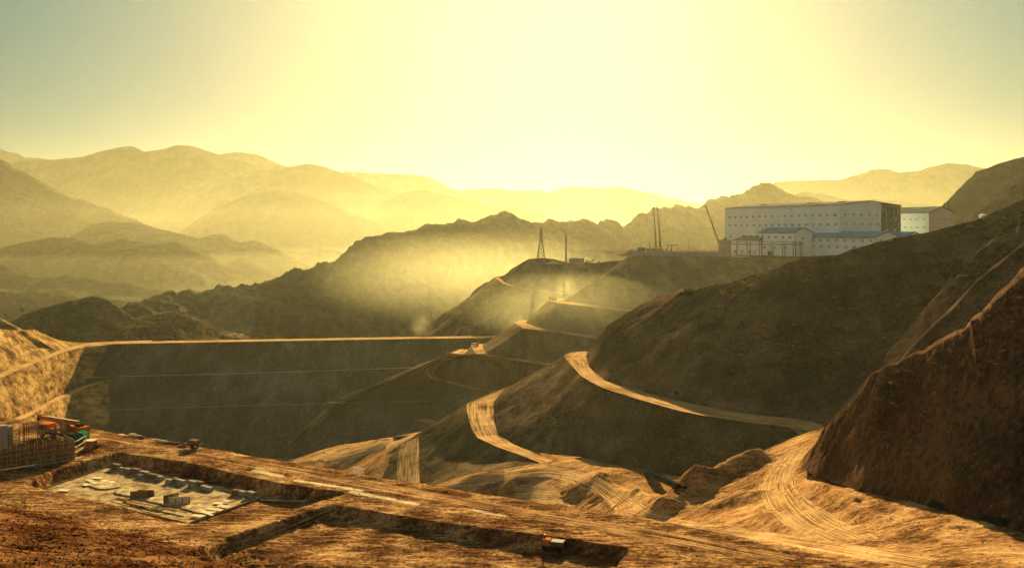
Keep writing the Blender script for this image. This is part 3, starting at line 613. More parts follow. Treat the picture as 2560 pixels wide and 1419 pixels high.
class MB:
    """collects shapes, then links them as one mesh object"""
    def __init__(s): s.v = []; s.f = []; s.m = []
    def add(s, vs, fs, mi=0):
        k = len(s.v); s.v += [tuple(v) for v in vs]; s.f += [tuple(i+k for i in f) for f in fs]; s.m += [mi]*len(fs); return s
    def box(s, x0, x1, y0, y1, z0, z1, mi=0):
        return s.add([(x, y, z) for z in (z0, z1) for x, y in ((x0, y0), (x1, y0), (x1, y1), (x0, y1))],
                     [(3, 2, 1, 0), (4, 5, 6, 7), (0, 1, 5, 4), (1, 2, 6, 5), (2, 3, 7, 6), (3, 0, 4, 7)], mi)
    def beam(s, a, b, w, h=None, mi=0, w2=None):
        a, b = Vector(a), Vector(b); d = (b-a).normalized(); h = h or w; w2 = w2 or w
        up = Vector((0, 0, 1)) if abs(d.z) < .95 else Vector((0, 1, 0))
        x = d.cross(up).normalized(); y = x.cross(d).normalized(); vs = []
        for p, k in ((a, 1), (b, w2/w)):
            for i, j in ((-1, -1), (1, -1), (1, 1), (-1, 1)): vs.append(p+x*i*w/2*k+y*j*h/2*k)
        return s.add(vs, [(3, 2, 1, 0), (4, 5, 6, 7), (0, 1, 5, 4), (1, 2, 6, 5), (2, 3, 7, 6), (3, 0, 4, 7)], mi)
    def cyl(s, a, b, r, n=10, r2=None, mi=0):
        a, b = Vector(a), Vector(b); d = (b-a).normalized(); r2 = r if r2 is None else r2
        up = Vector((0, 0, 1)) if abs(d.z) < .95 else Vector((0, 1, 0))
        x = d.cross(up).normalized(); y = x.cross(d).normalized(); vs = []
        for p, q in ((a, r), (b, r2)):
            for i in range(n): t = 2*math.pi*i/n; vs.append(p+x*math.cos(t)*q+y*math.sin(t)*q)
        return s.add(vs, [(i, (i+1) % n, n+(i+1) % n, n+i) for i in range(n)]+[tuple(range(n))[::-1], tuple(range(n, 2*n))], mi)
    def prism(s, prof, y0, y1, mi=0):
        """profile in x,z extruded along y"""
        n = len(prof); vs = [(x, y0, z) for x, z in prof]+[(x, y1, z) for x, z in prof]
        return s.add(vs, [(i, (i+1) % n, n+(i+1) % n, n+i) for i in range(n)]+[tuple(range(n))[::-1], tuple(range(n, 2*n))], mi)
    def blob(s, c, r, n=1, seed=0, mi=0, amp=.25):
        b = bmesh.new(); bmesh.ops.create_icosphere(b, subdivisions=n, radius=1)
        rnd = random.Random(seed); vs = [Vector(v.co)*(1+rnd.uniform(-amp, amp)) for v in b.verts]
        fs = [[v.index for v in f.verts] for f in b.faces]; b.free()
        r = (r, r, r) if isinstance(r, (int, float)) else r
        return s.add([(c[0]+v.x*r[0], c[1]+v.y*r[1], c[2]+v.z*r[2]) for v in vs], fs, mi)
    def build(s, name, mat, parent=None, bevel=0, smooth=False):
        me = bpy.data.meshes.new(name); me.from_pydata(s.v, [], s.f)
        for m in (mat if isinstance(mat, (list, tuple)) else [mat]): me.materials.append(m)
        me.polygons.foreach_set("material_index", s.m)
        b = bmesh.new(); b.from_mesh(me); bmesh.ops.recalc_face_normals(b, faces=b.faces); b.to_mesh(me); b.free()
        me.polygons.foreach_set("use_smooth", [smooth]*len(me.polygons))
        o = bpy.data.objects.new(name, me); C.objects.link(o)
        if parent: o.parent = parent
        if bevel:
            bv = o.modifiers.new("bevel", 'BEVEL'); bv.width = bevel; bv.segments = 2
        return o
def thing(name, label, cat, loc=(0, 0, 0), rz=0, group=None):
    o = bpy.data.objects.new(name, None); C.objects.link(o); o.location = loc; o.rotation_euler = (0, 0, rz)
    o.empty_display_size = .5
    return tag(o, label, cat, group)
def children(o): return [c for c in C.objects if c.parent == o]
def copy_tree(o, parent=None, kids=None):
    c = o.copy(); C.objects.link(c)
    if parent: c.parent = parent
    for ch in children(o): copy_tree(ch, c)
    return c

# ================================================================== mill buildings
BA = math.atan2(-.879, .471); ZG = -19.0
def wpos(px, D): return ((px-1280)*D/F, D)
def window_mesh(w, h, mull=2):
    b = MB(); b.box(-w/2, w/2, -.06, .05, -h/2, h/2, 1)
    t = .16
    for x0, x1, z0, z1 in ((-w/2-t, w/2+t, h/2, h/2+t), (-w/2-t, w/2+t, -h/2-t, -h/2), (-w/2-t, -w/2, -h/2, h/2), (w/2, w/2+t, -h/2, h/2), (-t, t, -h/2, h/2), (-w/2, -t, -t/2, t/2), (t, w/2, -t/2, t/2)):
        b.box(x0, x1, -.14, .0, z0, z1, 0)
    return b
_wm = {}
def window(parent, loc, face, w=2.9, h=1.7, glass=None, name="window"):
    """face 'y' = on the long wall, 'x' = on the gable"""
    key = (w, h, glass)
    if key not in _wm:
        o = window_mesh(w, h).build(name, [P_WALL, glass or P_GLASS], parent); _wm[key] = o
    else:
        o = _wm[key].copy(); C.objects.link(o); o.parent = parent
    o.location = loc; o.rotation_euler = (0, 0, 0 if face == 'y' else math.pi/2)
    return o
def gabled(name, label, cat, px, D, L, W, eave, ridge, wall, roof, gable=None, long_w=(), gable_w=(), base=ZG, over=.7, gable_open=None, group=None):
    r = thing(name, label, cat, (*wpos(px, D), base), BA, group)
    he, hr = eave-base, ridge-base
    T = .25
    MB().box(-L, 0, 0, T, 0, he).build("long_wall", wall, r)
    MB().box(-L, 0, W-T, W, 0, he).build("back_wall", wall, r)
    def gw(x0, x1, nm, m, y0=T, y1=W-T):
        def zt(y): return he+(hr-he)*(1-abs(y-W/2)/(W/2))
        ys = [y0]+([W/2] if y0 < W/2 < y1 else [])+[y1]
        b = MB(); n = len(ys)
        vs = []
        for x in (x0, x1): vs += [(x, y, 0) for y in ys]+[(x, y, zt(y)-.02) for y in ys]
        fs = []
        for i in range(n-1):
            for k, s_ in ((0, 1), (2*n, -1)):
                f = (k+i, k+i+1, k+n+i+1, k+n+i); fs.append(f[::s_])
            fs.append((n+i, n+i+1, 3*n+i+1, 3*n+i)); fs.append((i, i+1, 2*n+i+1, 2*n+i))
        fs += [(0, n, 3*n, 2*n), (n-1, 2*n-1, 4*n-1, 3*n-1)]
        return b.add(vs, fs).build(nm, m, r)
    gw(-T, 0, "gable_wall", gable or wall, T, gable_open or W-T); gw(-L, -L+T, "gable_wall", wall)
    rf = MB(); k = (hr-he)/(W/2); th = .35
    for s_ in (0, 1):
        y0, y1 = (-over, W/2) if s_ == 0 else (W+over, W/2)
        z0 = he-over*k
        rf.add([(x, y, z+d) for x in (-L-over, over) for (y, z) in ((y0, z0), (y1, hr)) for d in (0.03, th)], [(0, 2, 3, 1), (4, 5, 7, 6), (0, 1, 5, 4), (1, 3, 7, 5), (2, 6, 7, 3), (0, 4, 6, 2)])
    ro = rf.build("roof", roof, r)
    tr = MB(); tr.box(-L-over-.05, over+.05, -over-.12, -over-.02, he-over*k-.25, he-over*k+.38)
    for s_ in (0, 1):
        y0, y1 = (-over, W/2) if s_ == 0 else (W+over, W/2)
        tr.beam((over+.1, y0, he-over*k+.15), (over+.1, y1, hr+.15), .12, .6)
    tr.build("eave_trim", P_TRIM, r)
    for z, xs in long_w:
        for x in xs: window(r, (x, -.01, z-base), 'y')
    for z, ys in gable_w:
        for y in ys: window(r, (.01, y, z-base), 'x')
    return r
def spread(a, b, n): return [a+(b-a)*i/(n-1) for i in range(n)]
def pipx(D, X, px):   # metres along the long wall (negative) that land on a column
    k = (px-1280)/F; return (k*D-X)/(.471+.879*k)
def ply(D, X, px):    # metres along the gable that land on a column
    k = (px-1280)/F; return (k*D-X)/(.879-.471*k)
X0 = wpos(2098, 790)[0]
mill = gabled("mill_building", "huge pale clad mill hall with two long rows of windows and an unclad end bay", "building", 2098, 790, 141, 73.5, 23.7, 27.2, P_WALL, P_GREY, P_CREAM,
       [(15.1, [pipx(790, X0, p) for p in (1825, 1839, 1853.5, 1868, 1883.5, 1899, 1914, 1930, 1946.5, 1963, 1980, 1997, 2014.5, 2032, 2050, 2068.5, 2087.5)]),
        (7.3, [pipx(790, X0, p) for p in (1825.5, 1840, 1855, 1869, 1885, 1900, 1915.5, 1931.5, 1948, 1964.5, 1981.5, 1998.5, 2016, 2034, 2052, 2070.5, 2089.5)]),
        (-3.4, [pipx(790, X0, 1827)])],
       [(15.5, [ply(790, X0, p) for p in (2113, 2133.5, 2153, 2173, 2191)]), (7.7, [ply(790, X0, p) for p in (2115, 2135, 2155, 2175, 2193)])], gable_open=ply(790, X0, 2203))
yo = ply(790, X0, 2203)
fr = MB()
for y in np.linspace(yo+1.0, 73.0, 6): fr.box(-.6, 0, y-.3, y+.3, 0, 43.5-abs(y-36.75)*.08)
for z in np.arange(3, 43, 3.2): fr.box(-.5, -.1, yo, 73.2, z, z+.28)
fr.build("steel_frame", P_TRIM, mill)
fr = MB()
for x in (-9, -18, -27):
    for y in (yo+1, yo+8, yo+16): fr.box(x-.3, x+.3, y-.3, y+.3, 0, 42)
    for z in (10, 20, 30, 40): fr.box(x-.25, x+.25, yo, 73, z, z+.5)
fr.build("inner_frame", P_TRIM, mill)
MB().box(-40, -39.7, yo, 73, 0, 42).build("inner_partition", P_TRIM, mill)
MB().box(-39, -.7, yo-.3, yo, 0, 43.8).build("inner_partition", P_TRIM, mill)
P_LIT = paint("painted_daylight", (.85, .8, .6), .5)  # pale colour standing for daylight seen through the open bay
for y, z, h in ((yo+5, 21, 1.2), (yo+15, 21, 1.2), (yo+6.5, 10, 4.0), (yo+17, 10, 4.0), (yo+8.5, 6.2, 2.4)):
    MB().box(-.45, -.15, y, y+4.2, z, z+h).build("daylight_panel", P_LIT, mill)
for i, x in enumerate((-120, -62, -25)):
    MB().box(x-4, x+4, 30, 33, 45.2, 46.6).build("roof_vent", P_GREY, mill)

X1 = wpos(2187, 745)[0]
gabled("workshop", "long white workshop with a blue roof and two window rows", "building", 2187, 745, 79, 28.3, -3.1, 1.2, P_WHITE, P_BLUE, P_CREAM,
       [(-5.9, [pipx(745, X1, p) for p in (2012, 2032, 2052, 2071, 2092, 2113, 2134, 2156, 2177)]), (-10.9, [pipx(745, X1, p) for p in (2014, 2034, 2053, 2073, 2094, 2115, 2136, 2157, 2178)])],
       [(-5.9, [ply(745, X1, p) for p in (2203, 2223, 2241)]), (-10.9, [ply(745, X1, p) for p in (2203, 2223, 2241)])], over=.9)
cx, cy = wpos(2187, 745); cx += .879*30.3+.471*2; cy += .471*30.3-.879*2
pxx = 1280+F*cx/cy
gabled("workshop", "smaller blue roofed workshop half hidden by the hillside", "building", pxx, cy, 50, 24, -3.3, 1.0, P_WHITE, P_BLUE, P_CREAM, [], [(-5.9, [4, 12, 20])], over=.9)
X2 = wpos(1985, 790)[0]
gabled("annex_building", "white two storey annex with a short blue roof, left of the long workshop", "building", 1985, 790, 41.7, 20.4, .8, 4.6, P_WHITE, P_BLUE, P_CREAM,
       [(-3.3, [pipx(790, X2, p) for p in (1906, 1923, 1940, 1958, 1975)]), (-12, [pipx(790, X2, p) for p in (1912, 1935, 1965)])], [(-4.5, [9.5])], over=.9)
X3 = wpos(2322, 832)[0]
bb = gabled("mill_building", "tall grey blue hall with a salmon gable, right of the mill hall", "building", 2322, 832, 46, 33, 18.0, 23.2, P_WALL2, P_GREY, P_SALMON,
       [(12.4, [pipx(832, X3, p) for p in (2261, 2276, 2292, 2310)]), (5.2, [pipx(832, X3, p) for p in (2263, 2278, 2294, 2312)])],
       [(12.4, [ply(832, X3, p) for p in (2329, 2342, 2361, 2377)]), (5.2, [ply(832, X3, p) for p in (2331, 2345, 2363, 2379)])], over=.6)
MB().cyl((-2, 28, 38), (-2, 28, 47.5), .45, 8).build("chimney", P_TRIM, bb)
# low hipped house
hs = thing("office_house", "low cream house with a hipped grey roof below the mill hall, behind the pipe rack", "house", (*wpos(1897, 820), ZG), BA)
MB().box(-34, 0, 0, 14, 0, 12.6).build("wall", P_WHITE, hs)
MB().add([(-35, -1, 12.5), (1, -1, 12.5), (1, 15, 12.5), (-35, 15, 12.5), (-27, 7, 16.6), (-1, 7, 16.6)], [(0, 1, 5, 4), (1, 2, 5), (2, 3, 4, 5), (3, 0, 4), (0, 3, 2, 1)]).build("roof", P_GREY, hs)
for x in (-30, -21, -12, -5): window(hs, (x, -.01, 3.2), 'y')
for x in (-26, -18, -8): MB().box(x-1.2, x+1.2, 6, 8, 15.6, 17.2).build("roof_vent", P_TRIM, hs)
# concrete tower
tk = thing("concrete_tower", "squat square concrete tower at the left end of the pipe rack", "tower", (*wpos(1812, 798), ZG), -.2)
MB().box(-5, 5, -4.5, 4.5, 0, 13.2).build("body", P_CONC, tk)
b = MB()
for z in (3.6, 7.4, 11.0): b.box(-5.12, 5.12, -4.62, 4.62, z, z+.3)
b.build("joint_band", P_CONCD, tk)
MB().box(-5.5, 5.5, -5, 5, 13.2, 13.7).build("roof_slab", P_CONCD, tk)
MB().box(-1, 1.4, -1, 1, 13.7, 15).build("hatch", P_DARK, tk)
# pipe rack
a = wpos(1822, 778); e = wpos(2008, 768); Lr = math.hypot(e[0]-a[0], e[1]-a[1])
pr = thing("pipe_rack", "long steel pipe rack on paired legs in front of the annex", "pipe rack", (*a, ZG), math.atan2(e[1]-a[1], e[0]-a[0]))
b = MB()
for y in (0, 3): b.box(0, Lr, y-.15, y+.15, 12.0, 12.35); b.box(2, Lr, y-.15, y+.15, 9.7, 9.95)
b.build("girder", P_STEEL, pr)
b = MB()
for i in range(30): x = Lr*(i+.5)/30; b.box(x-.08, x+.08, 0, 3, 12.35, 12.5); b.box(x-.07, x+.07, -.1, .1, 9.9, 12)
b.build("cross_bars", P_STEEL, pr)
b = MB()
for y in (.8, 1.5, 2.2): b.cyl((0, y, 10.3), (Lr, y, 10.3), .28, 8)
b.build("pipework", P_CONC, pr)
for p in (1842, 1846, 1868, 1877, 1900, 1905, 1929, 1934, 1958, 1963, 1984, 1990, 2001, 2006):
    x = (p-1822)/(2008-1822)*Lr; l = MB(); l.box(x-.2, x+.2, -.2, .2, 0, 12); l.box(x-.2, x+.2, 2.8, 3.2, 0, 12); l.box(x-.12, x+.12, .2, 2.8, 8.9, 9.2); l.build("leg", P_STEEL, pr)
def pole(px, D, base, py_top, label, r=.22, arms=(), name="mast", mat=None, cat="mast", kinked=0):
    x, y = wpos(px, D); o = thing(name, label, cat, (x, y, base)); h = -(py_top-HY)/F*D-base
    MB().cyl((0, 0, 0), (kinked, 0, h*.8), r, 8, r*.75).build("pole", mat or P_STEEL, o)
    MB().cyl((kinked, 0, h*.8), (kinked*1.2, 0, h), r*.45, 6, r*.2).build("spike", mat or P_STEEL, o)
    for (z0, x0, x1) in arms: MB().box(x0, x1, -.08, .08, h*z0, h*z0+.22).build("arm", mat or P_STEEL, o)
    return o
pole(1905, 765, ZG, 555, "tall thin mast rising behind the pipe rack", .28, [(.35, -.8, .8), (.45, -.6, .6), (.25, -.9, .9)])
pole(1415, 855, -27, 573, "thick dark pole beside the pale container on the tower hill", .75, mat=P_DARK)
pole(1430, 852, -26.5, 606, "thin utility pole with a side arm behind the pale container", .22, [(.72, -5, .3), (.52, -2, 0)])
pole(1624, 815, ZG, 596, "slim utility pole left of the two crane booms", .3, [(.85, -1.2, 1.2), (.5, 0, 1.5)])
for p, D, pt, lb in ((1458, 900, 629, "thin lamp pole behind the container, left one of a pair"), (1469, 900, 628, "thin lamp pole behind the excavator, right one of a pair"), (1521, 900, 626, "thin lamp pole alone above the plateau corner"), (1543, 900, 627, "short pole left of the earth heap on the plateau")):
    pole(p, D, -27, pt, lb, .14, [(.97, -.7, .7)], "lamp_pole", cat="pole")
b = MB(); b.box(-1.6, 1.6, -1.2, 1.2, 0, 4.6); b.box(-1.8, 1.8, -1.4, 1.4, 4.6, 4.9)
o = b.build("site_hut", P_STEEL); o.location = (*wpos(1925, 764), ZG); tag(o, "small brown hut standing under the pipe rack", "hut")
b = MB(); b.box(-3, 3, -2, 2, 0, 3.2); b.prism([(-3.3, 3.2), (3.3, 3.2), (0, 4.4)], -2.2, 2.2)
o = b.build("shed", P_WHITE); o.location = (*wpos(2458, 860), 13.0); tag(o, "tiny white shed on the far slope above the dark hillside", "shed")

# retaining wall and small structures on the plateau
rw = thing("retaining_wall", "low pale concrete wall along the plateau edge below the crane booms", "wall", (0, 0, 0))
a, e = wpos(1579, 782), wpos(1796, 782)
b = MB(); b.box(a[0], e[0], 782, 783, -20.5, -15.6); b.build("wall_face", P_CONC, rw)
b = MB(); b.box(a[0]-.3, e[0]+.3, 781.7, 783.6, -15.6, -15.1); b.build("coping", P_CONCD, rw)
sl = grid_obj("terrace_ground", np.array([[(a[0]+(e[0]-a[0])*i/30, 783+j*12, -15.3-.02*j) for i in range(31)] for j in range(10)]), M_BENCH)
for px, w, h, m, lb in ((1604, 6.5, 3.0, P_WOODD, "brown flat topped cabin left of the crane booms"), (1628, 7.5, 2.6, P_YELLOW, "yellow machine container at the foot of the left boom")):
    x, y = wpos(px, 800); o = MB().box(-w/2, w/2, -1.5, 1.5, 0, h).box(-w/2-.3, w/2+.3, -1.8, 1.8, h, h+.35).box(-w/2+.6, -w/2+1.8, -1.6, -1.5, .1, 2.1, 1).box(.5, 2, -1.6, -1.5, 1, 2, 1).build("site_cabin", [m, P_TRIM]); o.location = (x, y, -15.2); tag(o, lb, "cabin")
gn = thing("gantry", "open steel frame with a thick roof beam on the plateau edge", "frame", (*wpos(1701, 795), -15.2))
MB().box(-11, -2.2, -.6, .6, 5.0, 5.8).build("roof_beam", P_DARK, gn); MB().box(-7.6, -6.8, -.4, .4, 0, 5).build("column", P_DARK, gn)
MB().box(-10.9, -10.6, -.2, .2, 0, 5).build("column", P_STEEL, gn)
b = MB(); b.box(-2.2, 12, -.1, .1, 5.1, 5.35)
b.build("rail", P_STEEL, gn)
for i in range(5): MB().box(-2.4+3.1*i, -2.15+3.1*i, -.15, .15, 0, 5.2).beam((-2.2+3.1*i, 0, 4.9), (.6+3.1*i, 0, .4), .12).build("bay", P_STEEL, gn)
o = MB().box(0, .25, 0, .25, 0, 4).box(0, 7, 0, .25, 4, 4.25).box(6.8, 7, 0, .25, 0, 4).build("pipe_frame", P_STEEL); o.location = (*wpos(1776, 786), -16); tag(o, "thin rectangular pipe frame left of the concrete tower", "frame")  # low rectangular frame of steel pipe
def heap(px, D, z, w, d, h, label, mat, name="earth_heap", cat="heap", seed=0):
    n = 26; u = np.linspace(-1, 1, n); Xh, Yh = np.meshgrid(u, u); rr_ = np.hypot(Xh, Yh)
    zz = np.clip(1-rr_, 0, 1)**.9*h*(1+.35*fbm(np.dstack([Xh*2.2+seed, Yh*2.2, Xh*0]), 3))+fbm(np.dstack([Xh*6+seed, Yh*6, Xh*0]), 3)*.12*h-.15*h*(rr_ > .95)
    o = grid_obj(name, np.dstack([Xh*w/2, Yh*d/2, zz-.1*h]), mat, kind=None); o.location = (*wpos(px, D), z); tag(o, label, cat); return o
heap(1582, 800, -17.5, 22, 12, 5, "pointed orange earth heap on the plateau, left of the brown cabin", M_ROAD)
heap(1740, 784, -19, 16, 5, 2.0, "low rubble heap on the plateau edge near the pipe frame", M_SPUR, seed=4)
heap(1358, 858, -24.5, 14, 8, 3.2, "dark rubble heap at the foot of the lattice tower", M_SPUR, seed=7)
heap(1382, 852, -26.5, 18, 8, 2.6, "pale rubble heap between the lattice tower and the dark pole", M_ROAD, seed=9)

# container, loader, excavator on the tower hill
ct = thing("container", "pale corrugated container at the foot of the dark pole", "container", (*wpos(1441, 850), -26.9), -.05)
b = MB(); b.box(-6.6, 6.6, -1.5, 1.5, 0, 4.8)
for i in range(24): x = -6.4+i*.555; b.box(x, x+.25, -1.58, -1.5, .2, 4.6)
b.build("body", P_CONC, ct)
for i in range(4): MB().blob((-4+i*1.4, 0, 5.1), (.6, .5, .4), 1, i).build("roof_load", P_DARK, ct)
def excavator(px, D, z, label, sc=1., rz=0., mat=None, dug=False):
    mat = mat or P_YELLOW
    e = thing("excavator", label, "excavator", (*wpos(px, D), z), rz); e.scale = (sc,)*3
    for s in (-1, 1): MB().prism([(-2, .45), (-1.7, .05), (1.7, .05), (2, .45), (1.7, .9), (-1.7, .9)], s*1.15-.3, s*1.15+.3).build("track", P_DARK, e)
    MB().box(-1.6, 1.5, -1.3, 1.3, 1.0, 2.1).prism([(-2.3, 1.1), (-1.6, 1.0), (-1.6, 2.3), (-2.3, 2.1)], -1.25, 1.25).build("body", mat, e)
    cb = MB().prism([(.3, 2.1), (1.5, 2.1), (1.45, 2.6), (1.1, 3.4), (.3, 3.4)], .3, 1.25).build("cab", mat, e)
    MB().prism([(.45, 2.3), (1.45, 2.3), (1.12, 3.25), (.45, 3.25)], .24, 1.31).build("cab_window", P_GLASS, cb)
    MB().beam((1.2, -.2, 1.9), (3.2, -.2, 5.2), .42, .6).beam((3.2, -.2, 5.2), (5.2, -.2, 5.9), .4, .5).build("boom", mat, e)
    st = MB().beam((4.9, -.2, 6.2), (6.2, -.2, 2.4), .34, .45).build("arm", mat, e)
    MB().prism([(5.7, 2.5), (6.5, 2.4), (6.4, 1.5), (5.4, 1.3), (5.2, 1.9)], -.75, .35).build("bucket", P_DARK, e)
    return e
excavator(1478, 852, -27.2, "excavator with its arm bent down, right of the container on the tower hill", 1.15)
ld = thing("wheel_loader", "small dark machine with a flat canopy between the container and the excavator", "loader", (*wpos(1468, 848), -26.6))
MB().box(-2, 2, -1, 1, .8, 2).build("body", P_YELLOW, ld); MB().box(-.3, .3, -.3, .3, 2, 4).build("cab_post", P_DARK, ld); MB().box(-1.5, 1.5, -1.1, 1.1, 4, 4.4).build("canopy", P_DARK, ld)
for x in (-1.3, 1.3): MB().cyl((x, -1.2, .6), (x, 1.2, .6), .6, 12).build("wheel", P_TYRE, ld)
MB().beam((-1.8, 0, 1.6), (-4.2, 0, .9), .4, .5).build("bucket_arm", P_DARK, ld)

# lattice tower
def lattice(px, D, z, H, wb, wt, label):
    t = thing("lattice_tower", label, "pylon", (*wpos(px, D), z), .12)
    def w(h): return wb/2*(1-h/(.62*H))+wt/2*(h/(.62*H)) if h < .62*H else (wt/2 if h < .84*H else wt/2*(1-(h-.84*H)/(.16*H))+.05)
    lv = [0, .14, .27, .38, .47, .55, .62, .67, .72, .78, .84, .92, 1]; lv = [q*H for q in lv]; q_ = .28
    for sx in (-1, 1):
        for sy in (-1, 1):
            b = MB()
            for i in range(len(lv)-1): b.beam((sx*w(lv[i]), sy*w(lv[i]), lv[i]), (sx*w(lv[i+1]), sy*w(lv[i+1]), lv[i+1]), q_*1.3)
            b.build("leg", P_DARK, t)
    b = MB()
    for i in range(len(lv)-2):
        z0, z1 = lv[i], lv[i+1]; a0, a1 = w(z0), w(z1)
        for s in (-1, 1):
            for (p, r_) in (((-a0, s*a0, z0), (a1, s*a1, z1)), ((a0, s*a0, z0), (-a1, s*a1, z1)), ((s*a0, -a0, z0), (s*a1, a1, z1)), ((s*a0, a0, z0), (s*a1, -a1, z1))): b.beam(p, r_, q_*.75)
            b.beam((-a1, s*a1, z1), (a1, s*a1, z1), q_*.7)
    b.build("bracing", P_DARK, t)
    for h, ln in ((.68, 4.2), (.81, 3.4)):
        for s in (-1, 1):
            MB().beam((s*wt/2, 0, H*h), (s*ln, 0, H*h+.25), .25).beam((s*wt/2, 0, H*h+1.0), (s*ln, 0, H*h+.3), .14).build("cross_arm", P_STEEL, t)
    return t
lattice(1352.5, 862, -24.5, 30, 7.2, 1.9, "steel lattice pylon standing on the left brow of the tower hill")

# ================================================================== mobile cranes
def crane(px, D, z, tip, label, rz=0., mat=None, bw=.8, foot=None):
    """tip: boom head (px, py) at the same distance"""
    x, y = wpos(px, D); c = thing("mobile_crane", label, "crane", (x, y, z))
    fx, fz = (foot or (0, 2.8)); tx = (tip[0]-1280)*D/F-x; tz = -(tip[1]-HY)*D/F-z
    mat = mat or P_YELLOW
    MB().box(-5.5, 5.5, -1.3, 1.3, .9, 1.5).build("chassis", mat, c)
    MB().box(4.0, 5.6, -1.3, 1.3, 1.5, 3.1).box(4.5, 5.65, -1.2, 1.2, 2.2, 2.9, 1).build("cab", [mat, P_GLASS], c)
    MB().box(-3.4, 1.2, -1.2, 1.2, 1.6, 3.0).build("superstructure", mat, c)
    for wx in (-4.4, -3.1, 1.8, 3.4):
        for s in (-1, 1): MB().cyl((wx, s*1.0, .55), (wx, s*1.4, .55), .55, 12).build("wheel", P_TYRE, c)
    a = Vector((fx, 0, fz)); e = Vector((tx, 0, tz)); d = e-a
    for i, (t0, t1, w) in enumerate(((0, .4, 1), (.36, .72, .8), (.68, 1, .62))):
        MB().beam(a+d*t0, a+d*t1, bw*w, bw*w*1.1).build("boom_section", P_DARK, c)
    MB().box(e.x-.6, e.x+.6, -.4, .4, e.z-.5, e.z+.5).build("boom_head", P_DARK, c)
    MB().cyl((e.x-.6, 0, e.z), (e.x-.6, 0, e.z-6), .05, 6).build("hoist_rope", P_DARK, c)
    MB().beam((fx+(-1.6 if tx < 0 else 1.6), 0, 2.2), a+d*.22, .4).build("ram", P_DARK, c)
    return c
crane(1641, 802, -15.2, (1633.5, 519), "crane with the shorter of the two near upright booms on the plateau", mat=P_YELLOW, bw=.95)
c2 = crane(1652, 796, -15.2, (1643.5, 521), "crane with the taller near upright boom and a thin jib on the plateau", mat=P_YELLOW, bw=.95)
tx = (1643.5-1652)*796/F; tz = -(521-HY)*796/F+15.2; MB().beam((tx, 0, tz), (tx-1.0, 0, tz+12.6), .5, .5, w2=.15).build("jib", P_DARK, c2)
crane(1806, 822, ZG, (1764, 516), "crane behind the concrete tower with its dark boom leaning left", mat=P_YELLOW, bw=1.1)

# ================================================================== orange truck crane on the platform
BVP = make_bvh(['platf'])
def plat_z(x, y):
    h = BVP.ray_cast(Vector((x, y, 50)), Vector((0, 0, -1))); return h[0].z if h[0] else ZP
tx_, ty_ = wpos(158, 166.5)
tc_ = thing("truck_crane", "orange truck crane with its pale boom folded forward, parked behind the timber formwork", "truck crane", (tx_, ty_, plat_z(tx_, ty_)+.05), math.pi-.42)
tc_.scale = (.92,)*3
ch = MB().box(-5.2, 4.2, -1.2, 1.2, .85, 1.25).box(-5.4, -5.2, -1.2, 1.2, .6, 1.3).build("chassis", P_DARK, tc_)
MB().box(-5.0, 3.1, -1.25, 1.25, 1.26, 1.42).build("deck", P_PALE, tc_)
cb = MB().prism([(3.2, .75), (5.4, .75), (5.5, 1.5), (5.3, 2.5), (3.2, 2.5)], -1.25, 1.25).build("driver_cab", P_ORANGE, tc_, .06)
MB().prism([(5.51, 1.55), (5.56, 1.55), (5.36, 2.35), (5.31, 2.35)], -1.1, 1.1).build("windscreen", P_GLASS, cb)
for s in (-1, 1): MB().box(3.9, 5.0, s*1.27-.02, s*1.27+.02, 1.6, 2.3).build("side_window", P_GLASS, cb)
MB().box(5.45, 5.58, -1.2, 1.2, .6, .95).build("bumper", P_PALE, tc_)
for i in range(4): MB().box(3.3+i*.5, 3.55+i*.5, 1.252, 1.27, .8, 1.4).build("stripe", P_PALE, cb)
for wx in (-3.9, -2.7, 1.6, 4.3):
    for s in (-1, 1):
        wh = MB().cyl((wx, s*.85, .52), (wx, s*1.2, .52), .52, 18).build("wheel", P_TYRE, tc_)
        MB().cyl((wx, s*1.2, .52), (wx, s*1.23, .52), .25, 12).build("rim", P_PALE, wh)
MB().box(-3.6, -.3, -1.15, .1, 1.45, 2.5).box(-4.8, -3.5, -1.15, 1.15, 1.6, 2.7).build("superstructure", P_ORANGE, tc_, .05)
MB().box(-5.6, -4.8, -1.2, 1.2, 1.7, 2.6).build("counterweight", P_ORANGE, tc_, .08)
for x in (-4.5, -3.9): MB().cyl((x, -.6, 2.85), (x, .6, 2.85), .3, 14).build("winch_drum", P_DARK, tc_)
oc = MB().prism([(-2.2, 1.45), (-.5, 1.45), (-.35, 2.2), (-.7, 3.2), (-2.2, 3.2)], .3, 1.2).build("operator_cab", P_ORANGE, tc_, .05)
MB().prism([(-1.7, 2.1), (-.55, 2.1), (-.82, 3.0), (-1.7, 3.0)], 1.2, 1.24).build("side_window", P_PLY, oc)
MB().prism([(-.42, 2.15), (-.38, 2.15), (-.68, 3.0), (-.73, 3.0)], .4, 1.1).build("front_window", P_GLASS, oc)
MB().beam((-3.6, -.35, 3.05), (5.4, -.35, 3.35), .62, .72).build("boom_section", P_ORANGE, tc_)
MB().beam((-3.6, -.35, 3.47), (4.6, -.35, 3.74), .56, .08).build("boom_top_plate", P_PALE, tc_)
MB().beam((5.4, -.35, 3.35), (6.3, -.35, 3.4), .5, .6).build("boom_section", P_ORANGE, tc_)
MB().box(6.2, 7.0, -.65, -.05, 2.9, 4.0).cyl((6.6, -.7, 3.1), (6.6, 0, 3.1), .32, 12, mi=1).build("boom_head", [P_ORANGE, P_DARK], tc_)
MB().cyl((-.6, -.35, 2.0), (2.6, -.35, 3.0), .16, 10).build("ram", P_DARK, tc_)
